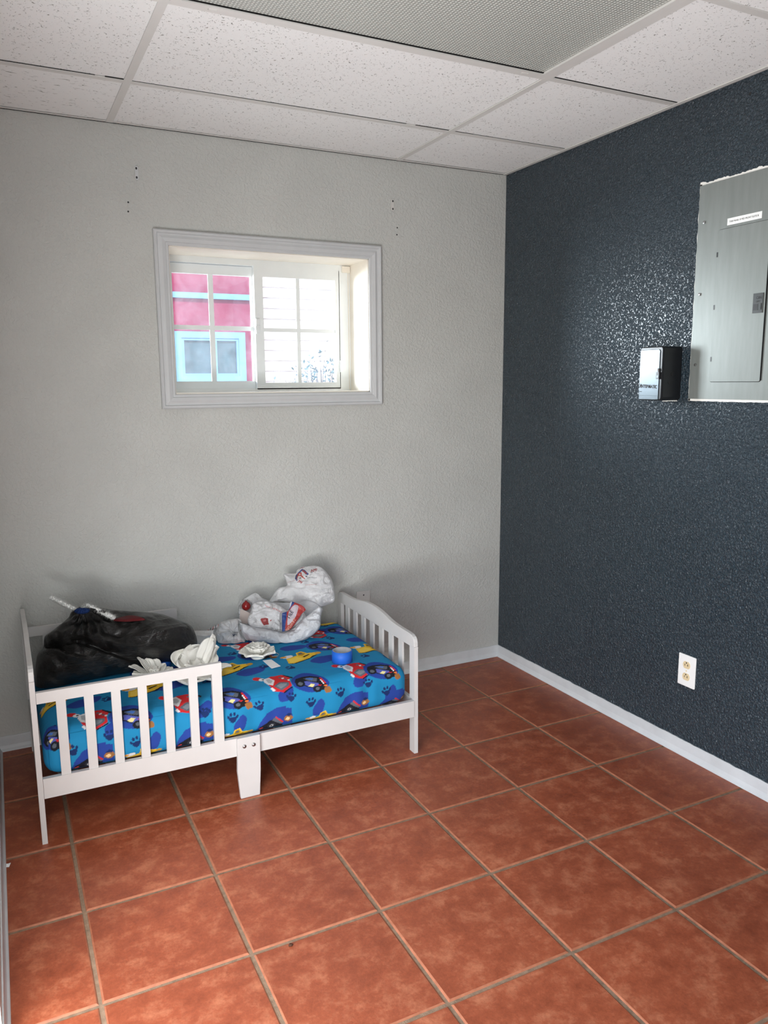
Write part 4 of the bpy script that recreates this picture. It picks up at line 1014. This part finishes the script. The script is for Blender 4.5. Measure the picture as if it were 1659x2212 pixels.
tag(ub, 'puffed white carrier bag with red and blue emblem standing above the others', 'shopping bag', 'white carrier bags on the mattress')
# its crushed tail rests down on the mattress behind the large bag
pillow('bag_tail', (-1.105, -.085, .42), (-.26, 0, -.3568), [(-.12, -.05), (-.10, .03), (-.05, .05), (.0, .05), (.06, .05), (.085, .03), (.07, -.02), (.05, -.06), (0, -.07), (-.07, -.07)], .035, .04, M_film, ub, 120, 30, crease(10, 8, 12, .008, .004, 15), .5, None, (.8, .8, .81, 1), None, True, None, None, (pouch, pb_, inner, film_back))
sh = pillow('plastic_sheet', (-1.56, -.13, .385), (-.3147, 0, -.2245), [(-.07, .028), (-.044, .028), (-.011, .026), (.008, .025), (.035, .025), (.053, .03), (.061, -.002), (.071, -.042), (.043, -.047), (-.007, -.046), (-.041, -.043), (-.08, -.04)], .02, .07, M_film, None, 160, 40, crease(6, 6, 22, .006, .004, 31.0), .5, None, (.88, .88, .87, 1), None, True, None, (-1.56, -.13, .366), (kb, skin))
tag(sh, 'folded white plastic sheet between the black bag and the balled bag', 'plastic sheet')
def pr_bit(P, C):
    for k in range(6): paint(P, C, [(-.05 + k * .010, -.03), (-.046 + k * .010, -.03), (-.038 + k * .010, .02), (-.041 + k * .010, .02)], GRY if k % 2 else PINK)
bt = pillow('printed_wrapper', (-1.49, -.08, .40), (-.3046, 0, -.2420), [(-.060, -.02), (-.055, -.012), (-.037, -.001), (-.018, .008), (-.001, .014), (.010, .012), (.012, -.02), (-.01, -.03)], .012, .02, M_film, None, 100, 30, crease(12, 8, 14, .003, .002, 41), .5, pr_bit, (.82, .82, .82, 1), None, True, None, (-1.49, -.08, .37), (kb, sh))
tag(bt, 'crumpled wrapper with thin printed stripes behind the balled bag', 'wrapper')
# ---- blue tape roll
def tape(name, cx, cy, r, h, label, tilt=0):
    z = mat_top(cx, cy) + .001; t = empty(name, (cx, cy, z), label, 'tape')
    V, F = lathe([(r - .0035, 0), (r, .0008), (r, h - .0008), (r - .0035, h)], (cx, cy, z), 64); mesh_obj('tape_band', V, F, M_tape, t, None, True)
    V, F = lathe([(r - .0035, 0), (r - .0035, h), (r - .0065, h - .0003), (r - .0068, .0003), (r - .0035, 0)], (cx, cy, z), 64); mesh_obj('core', V, F, M_core, t, None, True)
    return t
tape('tape_roll', -1.1445, -.600, .0395, .0450, 'blue tape roll lying on the printed sheet near the footboard')
t2 = tape('tape_roll', -1.770, -.345, .026, .030, 'blue tape roll half hidden between white petals and the black bag')

# ---- white sculpted flowers
def petal_mesh(L, Wd, cup, curl, ruffle, seed, nu=18, nv=22, thick=.0022):
    """petal rooted at the origin growing along +x, face up"""
    P = []
    for i in range(nu + 1):
        s = math.sin(PI / 2 * i / nu); w = Wd * (math.sqrt(max(0, 1 - ((s - .58) / .42) ** 2)) if s > .58 else .34 + .66 * math.sin(PI / 2 * s / .58))
        for j in range(nv + 1):
            v = 2 * j / nv - 1; x = L * s * (1 - .10 * v * v * s); y = w * .5 * v
            z = cup * (s ** 1.6) * L + .35 * abs(v) ** 2 * w * (cup + .25) + curl * L * max(0, s - .72) ** 2 * -4
            z += ruffle * s * (math.sin(v * 6.0 + seed * 2.1) + .6 * math.sin(v * 11 + seed)) + .0025 * noise.noise(Vector((x * 30, y * 30, seed)))
            P.append((x, y, z))
    n = len(P); V = P + [(x, y, z - thick) for x, y, z in P]; F = []; m = nv + 1
    for i in range(nu):
        for j in range(nv):
            a = i * m + j; F.append((a, a + m, a + m + 1, a + 1)); F.append((n + a, n + a + 1, n + a + m + 1, n + a + m))
    rim = [j for j in range(m)] + [i * m + nv for i in range(1, nu + 1)] + [nu * m + j for j in range(nv - 1, -1, -1)] + [i * m for i in range(nu - 1, 0, -1)]
    for k in range(len(rim)): F.append((rim[k], rim[(k + 1) % len(rim)], n + rim[(k + 1) % len(rim)], n + rim[k]))
    return np.array(V), F
def add_petal(parent, c, az, pitch, L, Wd, cup, curl, ruffle, seed, rad=0, lift=0, roll=0, sett=False, name='petal', clear=(), aside=()):
    V, F = petal_mesh(L, Wd, cup, curl, ruffle, seed)
    M = np.array((Matrix.Rotation(az, 3, 'Z') @ Matrix.Rotation(-pitch, 3, 'Y') @ Matrix.Rotation(roll, 3, 'X')))
    W = V @ M.T + np.array((c[0] + rad * math.cos(az), c[1] + rad * math.sin(az), c[2] + lift))
    if clear: W = push(W, (0, 1, 0), (), clear)
    if aside: W = push(W, (1, 0, 0), aside, ())
    if sett:
        for i in range(len(W)):
            f = mat_top(W[i, 0], W[i, 1]) + .001
            if W[i, 2] < f: W[i, 2] = f
    return mesh_obj(name, W, F, M_foam, parent, None, True)
rc = (-1.428, -.430); rz = mat_top(*rc) + .001
rose = empty('rose_ornament', (rc[0], rc[1], rz), 'open white sculpted rose with wide outer petals lying beside a paper tag', 'flower ornament')
V, F = lathe([(0, 0), (.024, 0), (.027, .004), (.024, .010), (.016, .013), (0, .013)], (*rc, rz), 32); mesh_obj('base', V, F, M_foam, rose, None, True)
for ring, (n, pit, L, Wd, cup, curl, ruf, rad, lift) in enumerate(((7, .35, .064, .080, .11, .24, .0026, .014, .006), (6, .70, .050, .062, .16, .14, .0020, .012, .015), (5, .86, .042, .050, .12, 0, .0015, .009, .020), (4, 1.10, .036, .044, .10, 0, .001, .006, .023))):
    for k in range(n):
        add_petal(rose, (*rc, rz), 2 * PI * k / n + ring * .5 + .2, pit, L, Wd, cup, curl, ruf, k + ring * 3.3, rad, lift)
V, F = tube_mesh([(rc[0] + .045, rc[1] + .01, rz + .016), (rc[0] + .072, rc[1] - .012, rz + .012), (rc[0] + .080, rc[1] - .018, rz + .006), (rc[0] + .074, rc[1] - .022, rz + .002), (rc[0] + .05, rc[1] - .02, rz + .004)], .0013, 6)
mesh_obj('hanging_wire', V, F, M_wire, rose)
def tagcard():
    P = [(-1.4224, -.4720), (-1.3889, -.4760), (-1.3790, -.5570), (-1.4170, -.5640)]
    V = [(x, y, mat_top(x, y) + .0025) for x, y in P] + [(x, y, mat_top(x, y) + .0035) for x, y in P]
    return mesh_obj('paper_tag', V, [(3, 2, 1, 0), (4, 5, 6, 7), (0, 1, 5, 4), (1, 2, 6, 5), (2, 3, 7, 6), (3, 0, 4, 7)], M_paper, rose)
tagcard()
# flower with narrow petals beside the black bag
gc = (-1.825, -.455); gz = mat_top(*gc) + .001
gl = empty('flower_ornament', (gc[0], gc[1], gz), 'white flower with narrow spoon petals next to the black bag', 'flower ornament')
gp = []
for k, (az, pit, L, Wd) in enumerate(((3.0, .50, .095, .050), (2.5, .85, .090, .036), (1.9, .80, .080, .040), (1.3, .70, .075, .044), (3.6, .35, .095, .052), (4.3, .20, .085, .055), (5.2, .18, .080, .055), (6.1, .35, .065, .05), (.6, .5, .060, .045))):
    gp.append(add_petal(gl, (*gc, gz), az, pit, L, Wd, .10, .12, .002, k * 1.7, .006, .006, 0, True, 'petal', (skin,)))
for k in range(5): gp.append(add_petal(gl, (*gc, gz), k * 1.26, 1.0, .036, .034, .16, 0, .001, 30 + k, .004, .008))
# big ruffled flower leaning behind the guard rail
fc = (-1.682, -.500); fz = mat_top(*fc) + .001
fl = empty('flower_ornament', (fc[0], fc[1], fz), 'large ruffled white flower with one tall upright petal behind the guard rail end', 'flower ornament')
for az, pit, L, Wd, cup, curl, ruf, roll in ((3.3, .06, .10, .10, .02, .1, .003, 0), (-2.0, .04, .115, .13, .02, .05, .004, 0), (-1.1, .05, .11, .12, .02, .05, .004, 0), (-.35, .18, .125, .07, .06, .1, .003, 0),
        (2.3, .62, .090, .13, .10, .15, .009, 0), (1.55, .72, .115, .17, .06, .15, .012, 0), (.85, .85, .100, .14, .06, .2, .010, .1), (.38, .98, .150, .068, .05, .06, .010, .25), (.10, .80, .12, .08, .08, .15, .006, .2)):
    add_petal(fl, (*fc, fz), az, pit, L, Wd, cup, curl, ruf, az * 2, .004, .007, roll, True, 'petal', (skin,), tuple(gp[:9]))
for k, (az, pit, L) in enumerate(((3.4, .75, .060), (2.8, 1.0, .055), (4.1, .9, .05), (5.2, 1.0, .045), (1.0, 1.1, .05))):
    add_petal(fl, (*fc, fz), az, pit, L, .055, .16, .1, .003, 11 + k, .006, .008)
V, F = lathe([(0, .0), (.024, 0), (.026, .006), (.014, .014), (0, .016)], (*gc, gz), 24); mesh_obj('base', V, F, M_foam, gl, None, True)
V, F = lathe([(0, .0), (.026, 0), (.028, .006), (.014, .014), (0, .016)], (*fc, fz), 24); mesh_obj('base', V, F, M_foam, fl, None, True)

# ---- bits on the floor
def pebble(c, s, seed):
    bm = bmesh.new(); bmesh.ops.create_icosphere(bm, subdivisions=2, radius=1)
    for v in bm.verts:
        n = 1 + .3 * noise.noise(v.co * 1.3 + Vector((seed, 0, 0))); v.co = Vector((v.co.x * s * n, v.co.y * s * .8 * n, max(-.6, v.co.z) * s * .7 * n + s * .42)) + Vector(c)
    return bm_obj('pebble', bm, M_stone, None, c, True)
tag(pebble((-1.6996, -1.5359, .0003), .0055, 2), 'tiny brown crumb of grit lying on the bare floor tile', 'grit')
sp = [(-2.348, -.838, .0004), (-2.340, -.842, .0010), (-2.335, -.830, .0060), (-2.344, -.826, .0030), (-2.347, -.832, .0080)]
tag(mesh_obj('paper_scrap', sp + [(x, y, z + .0006) for x, y, z in sp], [(0, 1, 2, 3), (0, 3, 4), (5, 8, 7, 6), (5, 9, 8)], M_paper, None, (-2.343, -.835, 0)), 'scrap of white paper on the floor against the left baseboard', 'paper')

# ------------------------------------------------------------------ light
W = bpy.data.worlds.new('sky'); SC.world = W; W.use_nodes = True
wt = W.node_tree; wt.nodes.clear()
wo = wt.nodes.new('ShaderNodeOutputWorld'); bg = wt.nodes.new('ShaderNodeBackground'); sky = wt.nodes.new('ShaderNodeTexSky')
sky.sky_type = 'NISHITA'; sky.sun_disc = False; sky.sun_elevation = math.radians(48); sky.sun_rotation = math.radians(200); sky.air_density = 1.0; sky.dust_density = 1.5
bg.inputs['Strength'].default_value = .42
wt.links.new(sky.outputs[0], bg.inputs['Color']); wt.links.new(bg.outputs[0], wo.inputs['Surface'])
sun = bpy.data.lights.new('sun', 'SUN'); sun.energy = 6; sun.angle = math.radians(.6); sun.color = (1, .96, .9)
so = bpy.data.objects.new('sun', sun); COL.objects.link(so); so.location = (0, -6, 8)
so.rotation_euler = Vector((-.30, .70, -.85)).to_track_quat('-Z', 'Y').to_euler()
def area(name, loc, target, sx, sy, power, col):
    l = bpy.data.lights.new(name, 'AREA'); l.shape = 'RECTANGLE'; l.size = sx; l.size_y = sy; l.energy = power; l.color = col
    o = bpy.data.objects.new(name, l); COL.objects.link(o); o.location = loc
    o.rotation_euler = (Vector(target) - Vector(loc)).to_track_quat('-Z', 'Y').to_euler(); return o
area('doorway_daylight', (-2.44, -2.66, 1.0), (-.9, -2.45, 1.0), 1.8, 1.75, 22, (.93, .98, 1))
area('floor_glow_fill', (-2.46, -1.98, .75), (-2.05, -1.35, .0), .6, 1.0, 13, (1, .98, .95))  # added fill lamp that brightens the floor near the left wall
area('ground_bounce', (-2.50, -2.55, .28), (-1.5, -1.85, 1.9), 1.7, .5, 52, (.95, .98, 1))
area('wall_highlight_lamp', (-4.55, 3.25, 2.0), (-1.2, .1, 1.65), 2.5, 2.0, 1150, (.86, .94, 1))  # unseen lamp added past the window to make the dark wall's highlight

# ------------------------------------------------------------------ camera
cd = bpy.data.cameras.new('camera'); cam = bpy.data.objects.new('camera', cd); COL.objects.link(cam)
yaw, pitch, roll, fpx = .46011697, -.16604141, -.00721585, 1683.7385
fwd = Vector((math.sin(yaw) * math.cos(pitch), math.cos(yaw) * math.cos(pitch), math.sin(pitch)))
rgt = Vector((math.cos(yaw), -math.sin(yaw), 0)); upv = rgt.cross(fwd)
r2 = rgt * math.cos(roll) + upv * math.sin(roll); u2 = -rgt * math.sin(roll) + upv * math.cos(roll)
m = Matrix((r2, u2, -fwd)).transposed().to_4x4(); m.translation = (-2.27215, -3.24803, 1.42606); cam.matrix_world = m
cd.sensor_fit = 'VERTICAL'; cd.sensor_height = 24.0; cd.lens = fpx / 2212 * 24.0; cd.clip_start = .02
SC.camera = cam
SC.view_settings.view_transform = 'Standard'; SC.view_settings.look = 'None'; SC.view_settings.exposure = 0; SC.view_settings.gamma = 1
SC.cycles.use_denoising = True
SC.cycles.max_bounces = 10; SC.cycles.diffuse_bounces = 6; SC.cycles.transparent_max_bounces = 16
SC.cycles.caustics_reflective = False; SC.cycles.caustics_refractive = False
SC.cycles.sample_clamp_indirect = 6
